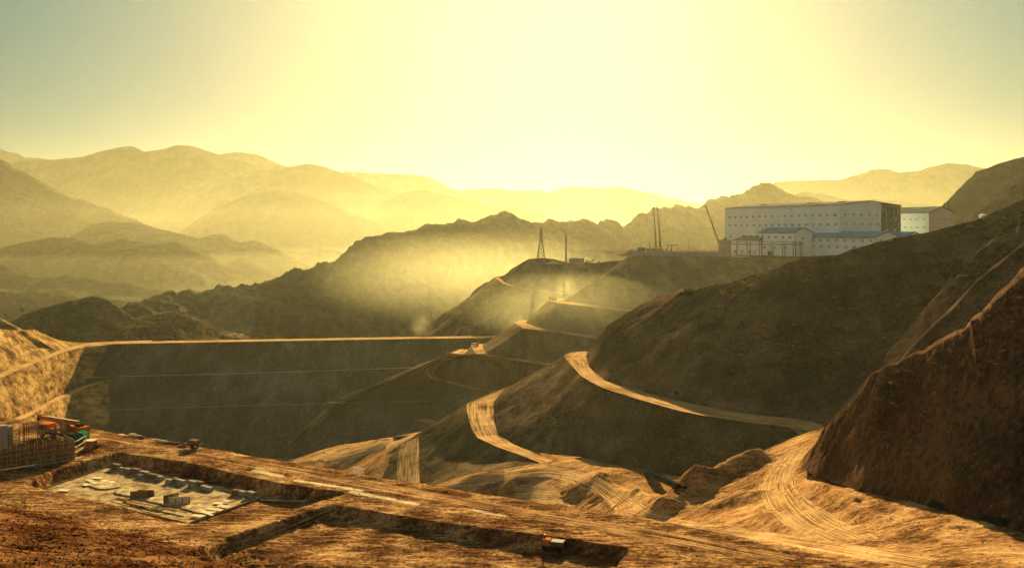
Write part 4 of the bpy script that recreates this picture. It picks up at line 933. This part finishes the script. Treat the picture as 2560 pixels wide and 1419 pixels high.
MB().box(.4, 2.6, .3, 1.2, 1.43, 1.9).build("tool_box", P_ORANGE, tc_)
MB().box(-.1, 2.9, -1.15, -.75, 1.43, 1.75).build("tool_box", P_PALE, tc_)
for x in (-5.0, .6):
    for s in (-1, 1): MB().box(x-.18, x+.18, s*1.35-.12, s*1.35+.12, .25, 1.3).build("outrigger", P_DARK, tc_)
MB().box(6.55, 6.62, -.4, -.3, 4.0, 4.9).build("beacon_post", P_DARK, tc_)

# ================================================================== formwork, rebar and site kit beside it
fa = W(-60, 1186); fb = W(188, 1148); Lf = np.linalg.norm(fb-fa); ang = math.atan2(fb[1]-fa[1], fb[0]-fa[0])
fw = thing("timber_formwork", "long lattice wall of timber formwork with studs and walers, in front of the truck crane", "formwork", (fa[0], fa[1], ZP+.1), ang)
MB().box(0, Lf, .05, .12, .1, 3.1).build("panel", P_WOODD, fw)
for i in range(int(Lf/.42)):
    h = 3.3+random.uniform(-.1, .5)
    MB().box(i*.42, i*.42+.09, -.10, .045, 0, h).build("stud", P_WOOD if i % 3 else P_WOODD, fw)
for z in (.5, 1.25, 2.0, 2.75): MB().box(-.3, Lf+.3, -.22, -.105, z, z+.1).build("waler", P_WOOD, fw)
for i in range(7): MB().beam((1+i*1.9, -1.6, 0), (1+i*1.9, -.2, 1.9), .08).build("brace", P_WOOD, fw)
MB().box(-.2, Lf+1.2, -.3, .9, -.25, .05).build("footing", P_CONCD, fw)
MB().box(Lf-.1, Lf, .1, 5.5, 0, 3.0).build("end_panel", P_WOODD, fw)
def cage(px, py, nx, ny, h, label, rz, sp=.28):
    x, y = W(px, py); c = thing("rebar_cage", label, "rebar cage", (x, y, ZP), rz)
    for i in range(nx):
        for j in range(ny):
            if 0 < i < nx-1 and 0 < j < ny-1: continue
            MB().cyl((i*sp, j*sp, 0), (i*sp+random.uniform(-.05, .05), j*sp, h+random.uniform(-.4, .5)), .03, 5).build("bar", P_STEEL, c)
    b = MB()
    for z in np.arange(.4, h, .45):
        for j in (0, ny-1): b.beam((0, j*sp, z), ((nx-1)*sp, j*sp, z), .04)
        for i in (0, nx-1): b.beam((i*sp, 0, z), (i*sp, (ny-1)*sp, z), .04)
    b.build("ties", P_STEEL, c)
cage(62, 1122, 9, 4, 4.2, "densest and tallest of the rebar cages behind the formwork", ang+.05)
cage(108, 1128, 8, 3, 3.6, "low rebar cage between the tallest cage and the formwork end", ang-.05)
cage(22, 1130, 7, 3, 3.1, "leftmost low rebar cage beside the grey concrete piers", ang)
cage(140, 1118, 9, 3, 3.7, "rebar cage nearest the truck crane wheels", ang+.1)
for px, py, w, h, lb in ((3, 1120, 1.7, 3.9, "left one of two tall grey concrete piers at the photo's left edge"), (21, 1116, 1.2, 3.6, "right one of two tall grey concrete piers, beside the rebar")):
    x, y = W(px, py); o = MB().box(-w/2, w/2, -.5, .5, 0, h).box(-w/2-.04, w/2+.04, -.54, .54, h-.25, h-.1).build("concrete_pier", P_CONC, bevel=.03); o.location = (x, y, ZP-.1); o.rotation_euler = (0, 0, ang); tag(o, lb, "pier")
for k, (px, py, ln, rz) in enumerate(((75, 1142, 3.5, .4), (120, 1150, 3.0, .1), (40, 1150, 2.8, .8), (95, 1155, 2.4, -.2))):
    x, y = W(px, py); o = MB().box(-ln/2, ln/2, -.1, .1, 0, .06).box(-ln/2+.1, ln/2-.3, .05, .2, .06, .11).build("plank", P_WOOD); o.location = (x, y, plat_z(x, y)+.1); o.rotation_euler = (0, 0, rz)
    tag(o, ["loose plank lying under the formwork braces, left of the footing end", "loose plank at the right foot of the formwork footing", "leftmost loose plank at the formwork footing", "lowest loose plank in front of the formwork"][k], "plank")
x, y = W(203, 1110)
gt = thing("covered_tank", "green tarpaulin covered tank between the truck crane and the wooden crate", "tank", (x, y, plat_z(x, y)))
b = MB(); n_ = 14
prof = [(-.95, 0), (.95, 0), (1.0, 1.3), (.8, 1.9), (.4, 2.15), (-.4, 2.2), (-.85, 1.95), (-1.0, 1.3)]
b.prism(prof, -1.0, 1.0); b.build("tarpaulin", P_GREEN, gt, .12)
MB().box(-.98, -.6, -1.03, -1.0, .1, 1.6).build("opening", P_DARK, gt)
x, y = W(226, 1121)
wc = thing("wooden_crate", "slatted wooden crate with a pale lid, right of the green tank", "crate", (x, y, plat_z(x, y)), -.15)
MB().box(-.8, .8, -.6, .6, .1, 1.35).build("body", P_WOODD, wc)
for i in range(6): MB().box(-.78+i*.29, -.68+i*.29, -.64, -.6, .1, 1.35).build("slat", P_WOOD, wc)
MB().box(-.9, .9, -.7, .7, 1.35, 1.45).build("lid", P_PLY, wc)
for s in (-1, 1): MB().cyl((.9, s*.4, .2), (.9, s*.62, .2), .28, 10).build("wheel", P_TYRE, wc)
ra, rb = W(186, 1146), W(214, 1125)
rl_ = thing("railing", "three bar timber railing joining the formwork to the crate", "railing", (ra[0], ra[1], ZP), math.atan2(rb[1]-ra[1], rb[0]-ra[0])); Lr = np.linalg.norm(rb-ra)
for z in (.9, 1.7, 2.6): MB().beam((0, 0, z), (Lr, 0, z-.2), .07).build("rail", P_PLY, rl_)
for x in (0, Lr): MB().box(x-.05, x+.05, -.05, .05, 0, 2.7).build("post", P_WOOD, rl_)

# ================================================================== slab pit
slab = thing("concrete_slab", "pale concrete slab lying in the foreground pit", "slab", (0, 0, 0))
sp_ = [(*p, ZS+.06) for p in slab_poly]
b = MB(); n_ = len(sp_); b.add([(x, y, ZS-.3) for x, y, _ in sp_]+sp_, [tuple(range(n_))[::-1], tuple(range(n_, 2*n_))]+[(i, (i+1) % n_, n_+(i+1) % n_, n_+i) for i in range(n_)])
b.build("surface", paint("dirty_site_concrete", (.34, .26, .13), .9, 0, .25, .8, .05, dirt=(.13, .08, .035)), slab)
cen = np.mean(slab_poly, axis=0)
def S(px, py, z=ZS+.07): x, y = W(px, py, z); return x, y, z
def flat_sheet(name, px, py, w, d, h, rz, mat, label, cat, tilt=0, z=.0, group=None):
    x, y, zz = S(px, py); o = MB().box(-w/2, w/2, -d/2, d/2, 0, h).build(name, mat); o.location = (x, y, zz+z); o.rotation_euler = (tilt, tilt*.4, rz); return tag(o, label, cat, group)
# raised dirt islands on the slab, each ringed by concrete
for k, (px, py, w, d) in enumerate(((262, 1212, 5.6, 3.2), (330, 1232, 6.4, 3.2), (395, 1252, 5.8, 3.0), (500, 1270, 6.6, 3.4))):
    pass
ux = np.array(slab_poly[3])-np.array(slab_poly[1]); ux /= np.linalg.norm(ux); A1 = math.atan2(ux[1], ux[0])
pads = [(258, 1213), (330, 1231), (412, 1251), (505, 1272)]
for k, (px, py) in enumerate(pads):
    x, y, zz = S(px, py); o = MB().add([(a_*2.9*(1+.12*math.sin(k+3*t_)), b_*1.55*(1+.1*math.cos(2*k+5*t_)), h_) for h_ in (0, .16) for t_ in np.linspace(0, 2*math.pi, 15)[:-1] for a_, b_ in ((math.copysign(abs(math.cos(t_))**.6, math.cos(t_)), math.copysign(abs(math.sin(t_))**.6, math.sin(t_))),)],
        [tuple(range(14))[::-1], tuple(range(14, 28))]+[(i, (i+1) % 14, 14+(i+1) % 14, 14+i) for i in range(14)]).build("footing_pad", P_SLAB)
    o.location = (x, y, zz); o.rotation_euler = (0, 0, A1)
    tag(o, "pale concrete pad on the pit slab, number %s from the left" % ["one", "two", "three", "four"][k], "pad", "footing pads on the slab")
sheets = [(225, 1202, 1.6, .8), (243, 1196, 1.7, .9), (262, 1203, 1.5, .8), (280, 1206, 1.4, .8), (215, 1213, 1.4, .7), (160, 1227, 1.8, 1.0), (236, 1209, 1.3, .7),
          (545, 1260, 1.5, .9), (560, 1268, 2.0, 1.0), (536, 1276, 2.4, .8), (515, 1284, 1.9, .9), (495, 1292, 1.8, .9), (566, 1255, 1.0, .7), (520, 1288, 2.2, .4)]
for k, (px, py, w, d) in enumerate(sheets):
    flat_sheet("plywood_sheet", px, py, w, d, .04, A1+random.uniform(-.5, .5), P_PLY, "pale plywood sheet in the loose scatter at the %s end of the pit slab" % ("left" if k < 7 else "right"), "sheet", random.uniform(-.05, .05), .10+k*.01, "plywood sheets at the %s end of the slab" % ("left" if k < 7 else "right"))
for k, (px, py, ln, da) in enumerate(((200, 1250, 6.0, 0), (330, 1253, 6.5, .02), (345, 1262, 6.0, -.04), (360, 1268, 7.0, .05), (375, 1264, 5.0, .1), (300, 1262, 4.0, 0), (410, 1275, 4.6, .03), (375, 1285, 4.5, -.02), (240, 1257, 4.0, .03), (440, 1280, 4.0, .04), (150, 1240, 3.5, 0))):
    flat_sheet("timber_beam", px, py, ln, .16, .14, A1+da, P_WOOD, "long timber beam lying along the near edge of the pit slab", "beam", 0, .03+.02*k, "timber beams along the near edge of the slab")
def vpanel(px, py, ln, h, rz, lean, mat, label):
    x, y, zz = S(px, py); f = thing("shuttering_stand", label, "form panel", (x, y, zz), rz)
    MB().add([(-ln/2, -.04, 0), (ln/2, -.04, 0), (ln/2, lean-.04, h), (-ln/2, lean-.04, h), (-ln/2, .06, 0), (ln/2, .06, 0), (ln/2, lean+.06, h), (-ln/2, lean+.06, h)], [(0, 1, 2, 3), (7, 6, 5, 4), (0, 4, 5, 1), (3, 2, 6, 7), (0, 3, 7, 4), (1, 5, 6, 2)]).build("board", mat, f)
    for i in range(4): MB().box(-ln/2+.1+i*(ln-.3)/3, -ln/2+.2+i*(ln-.3)/3, -.14, -.05, .05, h*.9).build("batten", P_WOODD, f)
    return f
vpanel(348, 1243, 2.4, .9, A1+.9, .25, P_WOODD, "dark upright form panel leaning over the second pad")
vpanel(366, 1238, 2.4, .9, A1+.5, -.3, P_WOODD, "form panel propped against its dark neighbour near the second pad")
vpanel(428, 1256, 2.2, 1.2, A1+1.4, .1, P_WOODD, "upright dark panel closing the left end of the pale form box")
vpanel(448, 1258, 3.0, .9, A1+.75, .2, P_PLY, "pale topped form panel of the box between the third and fourth pad")
blocks = [(292, 1172), (302, 1176), (322, 1179), (340, 1183), (352, 1193), (362, 1190), (382, 1195), (398, 1198), (424, 1207), (440, 1205), (452, 1209), (482, 1216), (497, 1214), (512, 1222), (524, 1225), (590, 1235), (604, 1237), (628, 1243)]
for k, (px, py) in enumerate(blocks):
    x, y, zz = S(px, py); w = random.uniform(.8, 2.0); h = random.uniform(.5, .95)
    o = MB().box(-w/2, w/2, -.35, .35, 0, h).box(-w/2+.08, -w/2+.2, -.42, -.35, 0, h).box(w/2-.2, w/2-.08, -.42, -.35, 0, h).build("form_box", P_CONCD if k % 3 else P_WOODD, bevel=.03); o.location = (x, y, zz); o.rotation_euler = (0, 0, A1+random.uniform(-.15, .15))
    tag(o, "small grey form box in the row against the far wall of the slab pit", "form box", "form boxes along the far wall of the slab pit")
# rails around the slab
for k, (i, j, lb) in enumerate(((0, 1, "low timber kerb board along the left edge of the slab"), (3, 4, "low timber kerb board along the right edge of the slab"))):
    p, q = slab_poly[i], slab_poly[j]; o = MB().beam((*p, ZS+.15), (*q, ZS+.15), .12, .16).build("kerb_board", P_WOODD); tag(o, lb, "board")

# ================================================================== things on the platform
x, y = W(1385, 1349)
cp = thing("compressor", "rusty orange compressor with a pale roof beside the second pit", "compressor", (x, y, plat_z(x, y)), -.32)
MB().box(-1.35, 1.25, -.55, .55, .35, .55).build("chassis", P_DARK, cp)
MB().box(-1.25, -.35, -.5, .5, .55, 1.3).build("engine_cover", P_ORANGE, cp, .04); MB().box(-.3, 1.15, -.5, .5, .55, 1.1).build("body", P_STEEL, cp, .04)
MB().box(-.32, 1.2, -.55, .55, 1.1, 1.18).build("roof", P_PALE, cp); MB().cyl((-1.1, 0, 1.3), (-1.1, 0, 1.75), .08, 8).build("exhaust", P_DARK, cp)
for wx in (-.9, .85):
    for s in (-1, 1): MB().cyl((wx, s*.5, .3), (wx, s*.68, .3), .3, 14).build("wheel", P_TYRE, cp)
MB().beam((1.25, 0, .45), (2.0, 0, .3), .08).build("drawbar", P_DARK, cp)
x, y = W(485, 1121)
tr_ = thing("cable_trailer", "low dark trailer with a covered load on the far edge of the platform", "trailer", (x, y, plat_z(x, y)), -.3)
MB().box(-1.6, 1.6, -.7, .7, .5, .7).build("bed", P_DARK, tr_); MB().prism([(-1.0, .7), (1.0, .7), (.8, 1.3), (-.7, 1.4)], -.6, .6).build("load", P_WOODD, tr_, .08)
for s in (-1, 1): MB().cyl((.2, s*.6, .35), (.2, s*.85, .35), .35, 14).build("wheel", P_TYRE, tr_)
MB().beam((-1.6, 0, .55), (-3.4, 0, .4), .1).build("drawbar", P_DARK, tr_)
for k, (px, py, ln) in enumerate(((338, 1092, 2.4), (352, 1096, 2.0), (400, 1106, 3.6), (428, 1110, 3.0), (330, 1088, 1.6), (455, 1118, 1.6))):
    x, y = W(px, py); o = MB().box(-ln/2, ln/2, -.12, .12, 0, .14).box(-ln/2+.2, ln/2-.1, .1, .3, .05, .26).box(-ln/3, ln/3, -.3, -.14, 0, .1).build("timber_pile", P_WOODD if k % 2 else P_PLY); o.location = (x, y, plat_z(x, y)+.05); o.rotation_euler = (0, 0, -.45+random.uniform(-.3, .3))
    tag(o, ["pale offcut pile left of the dark trailer on the platform edge", "dark offcut pile next to the pale one on the platform edge", "long pale board pile midway to the trailer", "dark board pile just left of the trailer drawbar", "smallest pale offcut pile, farthest left on the platform edge", "short dark offcut pile touching the trailer shadow"][k], "timber pile")
for k in range(5):
    x, y = W(884+k*6, 1184+k*1.0); o = MB().box(-.07, .07, -.07, .07, 0, .9).box(-.1, .1, -.1, .1, .9, .96).build("marker_post", P_WHITE); o.location = (x, y, ZP+.1); tag(o, "short white marker post in the row on the far platform edge", "post", "white marker posts on the platform edge")

# ================================================================== pipes
BVF = make_bvh(['floor', 'r2'])
def pipe_stack(p0, p1, n_, r, label, group, lay):
    a = hit(BVF, *p0); b_ = hit(BVF, *p1); d = (b_-a); d.z = 0; side = Vector((-d.y, d.x, 0)).normalized()
    for i in range(n_):
        k, lv = lay[i]; o = side*(k*2.05*r+lv*r)+Vector((0, 0, r*1.05+lv*r*1.75+.12)); j = random.uniform(-.5, .5)*d.normalized()
        s0, s1 = a+o+j, b_+o+j; m = MB(); m.cyl(s0, s1, r, 14)
        c = m.build("steel_pipe", P_PIPE, smooth=False); tag(c, label, "pipe", group)
pipe_stack((1612, 1186), (1688, 1222), 7, .30, "long black pipe in the stack below the middle spur", "black pipes stacked below the middle spur", [(0, 0), (1, 0), (2, 0), (3, 0), (4, 0), (.3, 1), (1.3, 1)])
pipe_stack((2322, 1268), (2505, 1318), 7, .26, "long black pipe in the stack at the foot of the near hillside", "black pipes at the foot of the near hillside", [(0, 0), (1, 0), (2, 0), (3, 0), (0, 1), (1, 1), (2, 1)])

# ================================================================== trucks on the bench roads
def dump_truck(px, D, z, rz, label, mat):
    t = thing("dump_truck", label, "truck", (*wpos(px, D), z), rz)
    MB().box(-3.4, 3.4, -1.1, 1.1, .7, 1.0).build("chassis", P_DARK, t)
    c_ = MB().prism([(2.0, .8), (3.6, .8), (3.6, 1.9), (3.3, 2.8), (2.0, 2.8)], -1.2, 1.2).build("cab", mat, t)
    MB().prism([(3.61, 1.9), (3.66, 1.9), (3.36, 2.65), (3.31, 2.65)], -1.05, 1.05).build("windscreen", P_GLASS, c_)
    MB().prism([(-3.6, 1.1), (1.7, 1.05), (1.9, 2.9), (-3.9, 2.5)], -1.25, 1.25).build("tipper_body", P_YELLOW, t)
    for wx in (-2.6, -1.3, 2.6):
        for s in (-1, 1): MB().cyl((wx, s*.85, .5), (wx, s*1.2, .5), .5, 12).build("wheel", P_TYRE, t)
BVB = make_bvh(['bench'])
h = hit(BVB, 1188, 867); dump_truck(1280+F*h.x/h.y, h.y, h.z+.05, -1.9, "white cabbed dump truck driving round the bench bend above the dam crest", P_WHITE)
h = hit(BVB, 1382, 751); dump_truck(1280+F*h.x/h.y, h.y, h.z+.05, -2.2, "dump truck raising dust on the highest bench bend", P_YELLOW)
# ================================================================== plants, stones, dust
def leaf(name, col):
    m = paint(name, col, .8, 0, .45, .6); nt = m.node_tree; b = next(n for n in nt.nodes if n.type == 'BSDF_PRINCIPLED'); o = next(n for n in nt.nodes if n.type == 'OUTPUT_MATERIAL')
    tr = nt.nodes.new("ShaderNodeBsdfTranslucent"); mx = nt.nodes.new("ShaderNodeMixShader"); mx.inputs[0].default_value = .45
    src = b.inputs['Base Color'].links[0].from_socket; nt.links.new(src, tr.inputs[0]); nt.links.new(b.outputs[0], mx.inputs[1]); nt.links.new(tr.outputs[0], mx.inputs[2]); nt.links.new(mx.outputs[0], o.inputs[0]); return m
P_LEAF = leaf("dry_leaf", (.26, .16, .055)); P_LEAFG = leaf("dull_green_leaf", (.09, .08, .03))
def bush_mesh(b, c, r, n, rnd, flat=.7):
    for _ in range(n):
        d = Vector((rnd.gauss(0, 1), rnd.gauss(0, 1), rnd.gauss(0, 1))).normalized()*r*(rnd.random()**.4)
        p = Vector(c)+Vector((d.x, d.y, abs(d.z)*flat+r*.1)); s = r*rnd.uniform(.18, .36)
        u = Vector((rnd.gauss(0, 1), rnd.gauss(0, 1), rnd.gauss(0, 1))).normalized(); v = u.cross(Vector((rnd.gauss(0, 1), rnd.gauss(0, 1), rnd.gauss(0, 1)))).normalized()
        b.add([p-u*s, p+v*s*.6, p+u*s, p-v*s*.6], [(0, 1, 2, 3)])
rnd = random.Random(5); protos = []
BVR = make_bvh(['r1', 'r2', 'lower'])
def shrub_proto(k, mat):
    b = MB()
    for _ in range(4+k): a = rnd.uniform(0, 6.28); bush_mesh(b, (math.cos(a)*.45, math.sin(a)*.45, rnd.uniform(0, .3)), rnd.uniform(.45, .75), 34, rnd)
    for _ in range(7): b.beam((0, 0, -.1), (rnd.uniform(-.6, .6), rnd.uniform(-.6, .6), rnd.uniform(.4, .9)), .05)
    return b, mat
specs = [shrub_proto(k % 3, P_LEAF if k % 2 else P_LEAFG) for k in range(4)]
meshes = []
def put_shrub(px, py, s, label, group):
    h = hit(BVR, px, py)
    if h is None: return
    k = rnd.randrange(4)
    if len(meshes) <= k or meshes[k] is None:
        while len(meshes) <= k: meshes.append(None)
        o = specs[k][0].build("shrub", specs[k][1]); meshes[k] = o
    else: o = meshes[k].copy(); C.objects.link(o)
    o.location = h; o.rotation_euler = (0, 0, rnd.uniform(0, 6.28)); o.scale = (s, s, s*rnd.uniform(.7, 1.1)); tag(o, label, "shrub", group)
def ridge_y(x): return np.interp(x, [1632, 1700, 1830, 1900, 1960, 2010, 2100, 2180, 2250, 2400, 2450, 2520, 2560], [748, 731, 706, 686, 663, 646, 637, 613, 595, 569, 549, 521, 502])
G1 = "low dry shrubs dotted over the big hillside"; G2 = "low dry shrubs dotted over the near hillside"; G3 = "shrubs along the skyline of the big hillside"
for _ in range(130):
    x = rnd.uniform(1640, 2555); y = ridge_y(x)+4+rnd.random()**1.3*260
    if x > 2150 and y > np.interp(x, [2150, 2400, 2560], [900, 700, 560]): continue
    put_shrub(x, y, rnd.uniform(.6, 1.6), "low dry shrub among those dotted over the big hillside below the mill", G1)
for x, s in ((1712, 2.6), (1722, 2.9), (1730, 2.2), (1706, 1.6), (1742, 1.5)):
    put_shrub(x, ridge_y(x)+3, s, "shrub in the large golden clump on the left brow of the big hillside", "golden clump on the left brow of the hillside")
for _ in range(40):
    x = rnd.uniform(1660, 2558); put_shrub(x, ridge_y(x)+rnd.uniform(1.5, 7), rnd.uniform(.5, 1.2), "dry shrub on the skyline of the big hillside in front of the workshops", G3)
for _ in range(75):
    x = rnd.uniform(2190, 2558); yr = np.interp(x, [2180, 2240, 2300, 2400, 2480, 2560], [934, 906, 880, 832, 768, 693]); y = yr+6+rnd.random()**1.4*240
    put_shrub(x, y, rnd.uniform(.25, .62), "low dry shrub among those dotted over the near red hillside", G2)
for _ in range(40):
    x = rnd.uniform(2180, 2558); yr = np.interp(x, [2180, 2240, 2300, 2400, 2480, 2560], [932, 903, 876, 825, 758, 680]); put_shrub(x, yr+rnd.uniform(-3, 5), rnd.uniform(.10, .32), "sunlit shrub along the bright crest of the near hillside", "sunlit shrubs along the crest of the near hillside")
put_shrub(2238, 962, 1.1, "single round pale shrub standing on the steep near hillside", None)
# scrub covering the hill behind the dam: past counting
BVV = make_bvh(['veg']); b = MB()
for _ in range(1500):
    x = rnd.uniform(10, 720); y = rnd.uniform(738, 858); h = hit(BVV, x, y)
    if h is None or h.y > 1000: continue
    if x < 330 and rnd.random() < .45: continue
    r = rnd.uniform(.9, 2.3); bush_mesh(b, h-Vector((0, 0, r*.2)), r, 16, rnd, 1.0)
for x, y in ((18, 795), (52, 780), (645, 850), (690, 848), (705, 849)):
    h = hit(BVV, x, y+6) or Vector(P3(x, y+6, 650))
    for k in range(3): bush_mesh(b, h+Vector((rnd.uniform(-1, 1), 0, 1+k)), 1.8, 30, rnd, 1)
o = b.build("hill_scrub", P_LEAFG); o['kind'] = "stuff"
# loose clods and stones on the spoil slope and round the pits
BVP2 = make_bvh(['platf']); b = MB(); OCT = [(1, 0, 0), (-1, 0, 0), (0, 1, 0), (0, -1, 0), (0, 0, 1), (0, 0, -1)]; OF = [(0, 2, 4), (2, 1, 4), (1, 3, 4), (3, 0, 4), (2, 0, 5), (1, 2, 5), (3, 1, 5), (0, 3, 5)]
for k in range(15000):
    if k < 11000: px = rnd.uniform(-20, 900); py = rnd.uniform(1225, 1425); lim = np.interp(px, [0, 430, 900], [1236, 1338, 1445])
    else: px = rnd.uniform(0, 2200); py = rnd.uniform(1060, 1425); lim = 0
    if py < lim: continue
    h = hit(BVP2, px, py)
    if h is None: continue
    r = (.03+.11*rnd.random()**5)*(1 if k < 11000 else .8)
    b.add([h+Vector((v[0]*r*rnd.uniform(.7, 1.3), v[1]*r*rnd.uniform(.7, 1.3), v[2]*r*rnd.uniform(.6, 1)+r*.3)) for v in OCT], OF)
o = b.build("loose_stones", M_PLAT); o['kind'] = "stuff"
b = MB()
for k in range(2500):
    px = rnd.uniform(1100, 2555); py = rnd.uniform(1090, 1415); h = hit(BVF, px, py)
    if h is None or h.z > -30: continue
    r = (.03+.13*rnd.random()**5)*(h.y/150)**.7
    b.add([h+Vector((v[0]*r*rnd.uniform(.7, 1.3), v[1]*r*rnd.uniform(.7, 1.3), v[2]*r*rnd.uniform(.6, 1)+r*.3)) for v in OCT], OF)
o = b.build("loose_stones", M_GROUND); o['kind'] = "stuff"
# dust behind the trucks and at the end of the dam, plus wide haze banks
def dust(pts, dens, D, th=.38):
    for (px, py, rx, ry) in pts:
        c = P3(px, py, D); me = bpy.data.meshes.new("dust_cloud"); bm = bmesh.new(); bmesh.ops.create_icosphere(bm, subdivisions=3, radius=1)
        s = D/F
        for v in bm.verts:
            n_ = 1+.3*float(vn(np.array([[v.co.x*1.7+px, v.co.y*1.7, v.co.z*1.7]]))[0]); v.co = Vector((v.co.x*rx*s*n_, v.co.y*rx*s*n_, v.co.z*ry*s*n_))
        bm.to_mesh(me); bm.free(); o = bpy.data.objects.new("dust_cloud", me); C.objects.link(o); o.location = c; o['kind'] = "stuff"
        m = bpy.data.materials.new("dust"); m.use_nodes = True; nt = m.node_tree; nt.nodes.clear()
        out = nt.nodes.new("ShaderNodeOutputMaterial"); v = nt.nodes.new("ShaderNodeVolumePrincipled"); v.inputs['Color'].default_value = (.95, .92, .48, 1); v.inputs['Anisotropy'].default_value = .5
        tc = nt.nodes.new("ShaderNodeTexCoord"); n = noise(nt, tc.outputs['Object'], .12, 3, .6)
        ln = nt.nodes.new("ShaderNodeVectorMath"); ln.operation = 'LENGTH'; mp = nt.nodes.new("ShaderNodeMapping"); mp.inputs['Scale'].default_value = (1/(rx*s), 1/(rx*s), 1/(ry*s))
        nt.links.new(tc.outputs['Object'], mp.inputs[0]); nt.links.new(mp.outputs[0], ln.inputs[0])
        f = math_(nt, 'SUBTRACT', 1.0, ln.outputs['Value'], True); g_ = math_(nt, 'SUBTRACT', n, th, True)
        nt.links.new(math_(nt, 'MULTIPLY', math_(nt, 'MULTIPLY', f, g_), dens*5), v.inputs['Density']); nt.links.new(v.outputs[0], out.inputs['Volume']); me.materials.append(m)
dust([(1052, 812, 34, 40)], .010, 760)
dust([(1415, 715, 34, 44)], .012, 745)
dust([(1296, 800, 26, 18)], .012, 715)
dust([(1190, 690, 430, 125)], .0011, 1120, .22)
dust([(1420, 765, 300, 105)], .0015, 700, .22)  # wide bank added over the benches for glow: site dust and flare veil
# ================================================================== haze
bm = bmesh.new(); bmesh.ops.create_cube(bm, size=1)
for v in bm.verts:
    v.co = Vector((v.co.x*11000, 4400+v.co.y*9000, -222+(v.co.z+.5)*(222+590)))
me = bpy.data.meshes.new("haze"); bm.to_mesh(me); bm.free()
hz = bpy.data.objects.new("haze", me); C.objects.link(hz); hz['kind'] = "stuff"
m = bpy.data.materials.new("haze_air"); m.use_nodes = True; nt = m.node_tree; nt.nodes.clear()
o = nt.nodes.new("ShaderNodeOutputMaterial"); v = nt.nodes.new("ShaderNodeVolumePrincipled")
v.inputs['Density'].default_value = HAZE_DENSITY; v.inputs['Color'].default_value = HAZE_COLOR; v.inputs['Anisotropy'].default_value = HAZE_G
nt.links.new(v.outputs[0], o.inputs['Volume']); me.materials.append(m)

# mist lying in the valleys behind the dam, thickening downwards: closed bodies of even density, one inside the other
for k, (zt, dens) in enumerate(((260, 1.2e-5), (150, 1.9e-5), (70, 3.2e-5), (-40, 8e-5), (-90, 12e-5))):
    bm = bmesh.new(); bmesh.ops.create_cube(bm, size=1)
    for v in bm.verts: v.co = Vector((v.co.x*(10600-k*60), 4550+v.co.y*(7000-k*140)+k*60, -214+k+(v.co.z+.5)*(214-k+zt)))
    me = bpy.data.meshes.new("valley_mist"); bm.to_mesh(me); bm.free(); o = bpy.data.objects.new("valley_mist", me); C.objects.link(o); o['kind'] = "stuff"
    m2 = m.copy(); m2.name = "mist_air"; m2.node_tree.nodes["Principled Volume"].inputs['Density'].default_value = dens; m2.node_tree.nodes["Principled Volume"].inputs['Color'].default_value = (.98, .94, .50, 1); me.materials.append(m2)
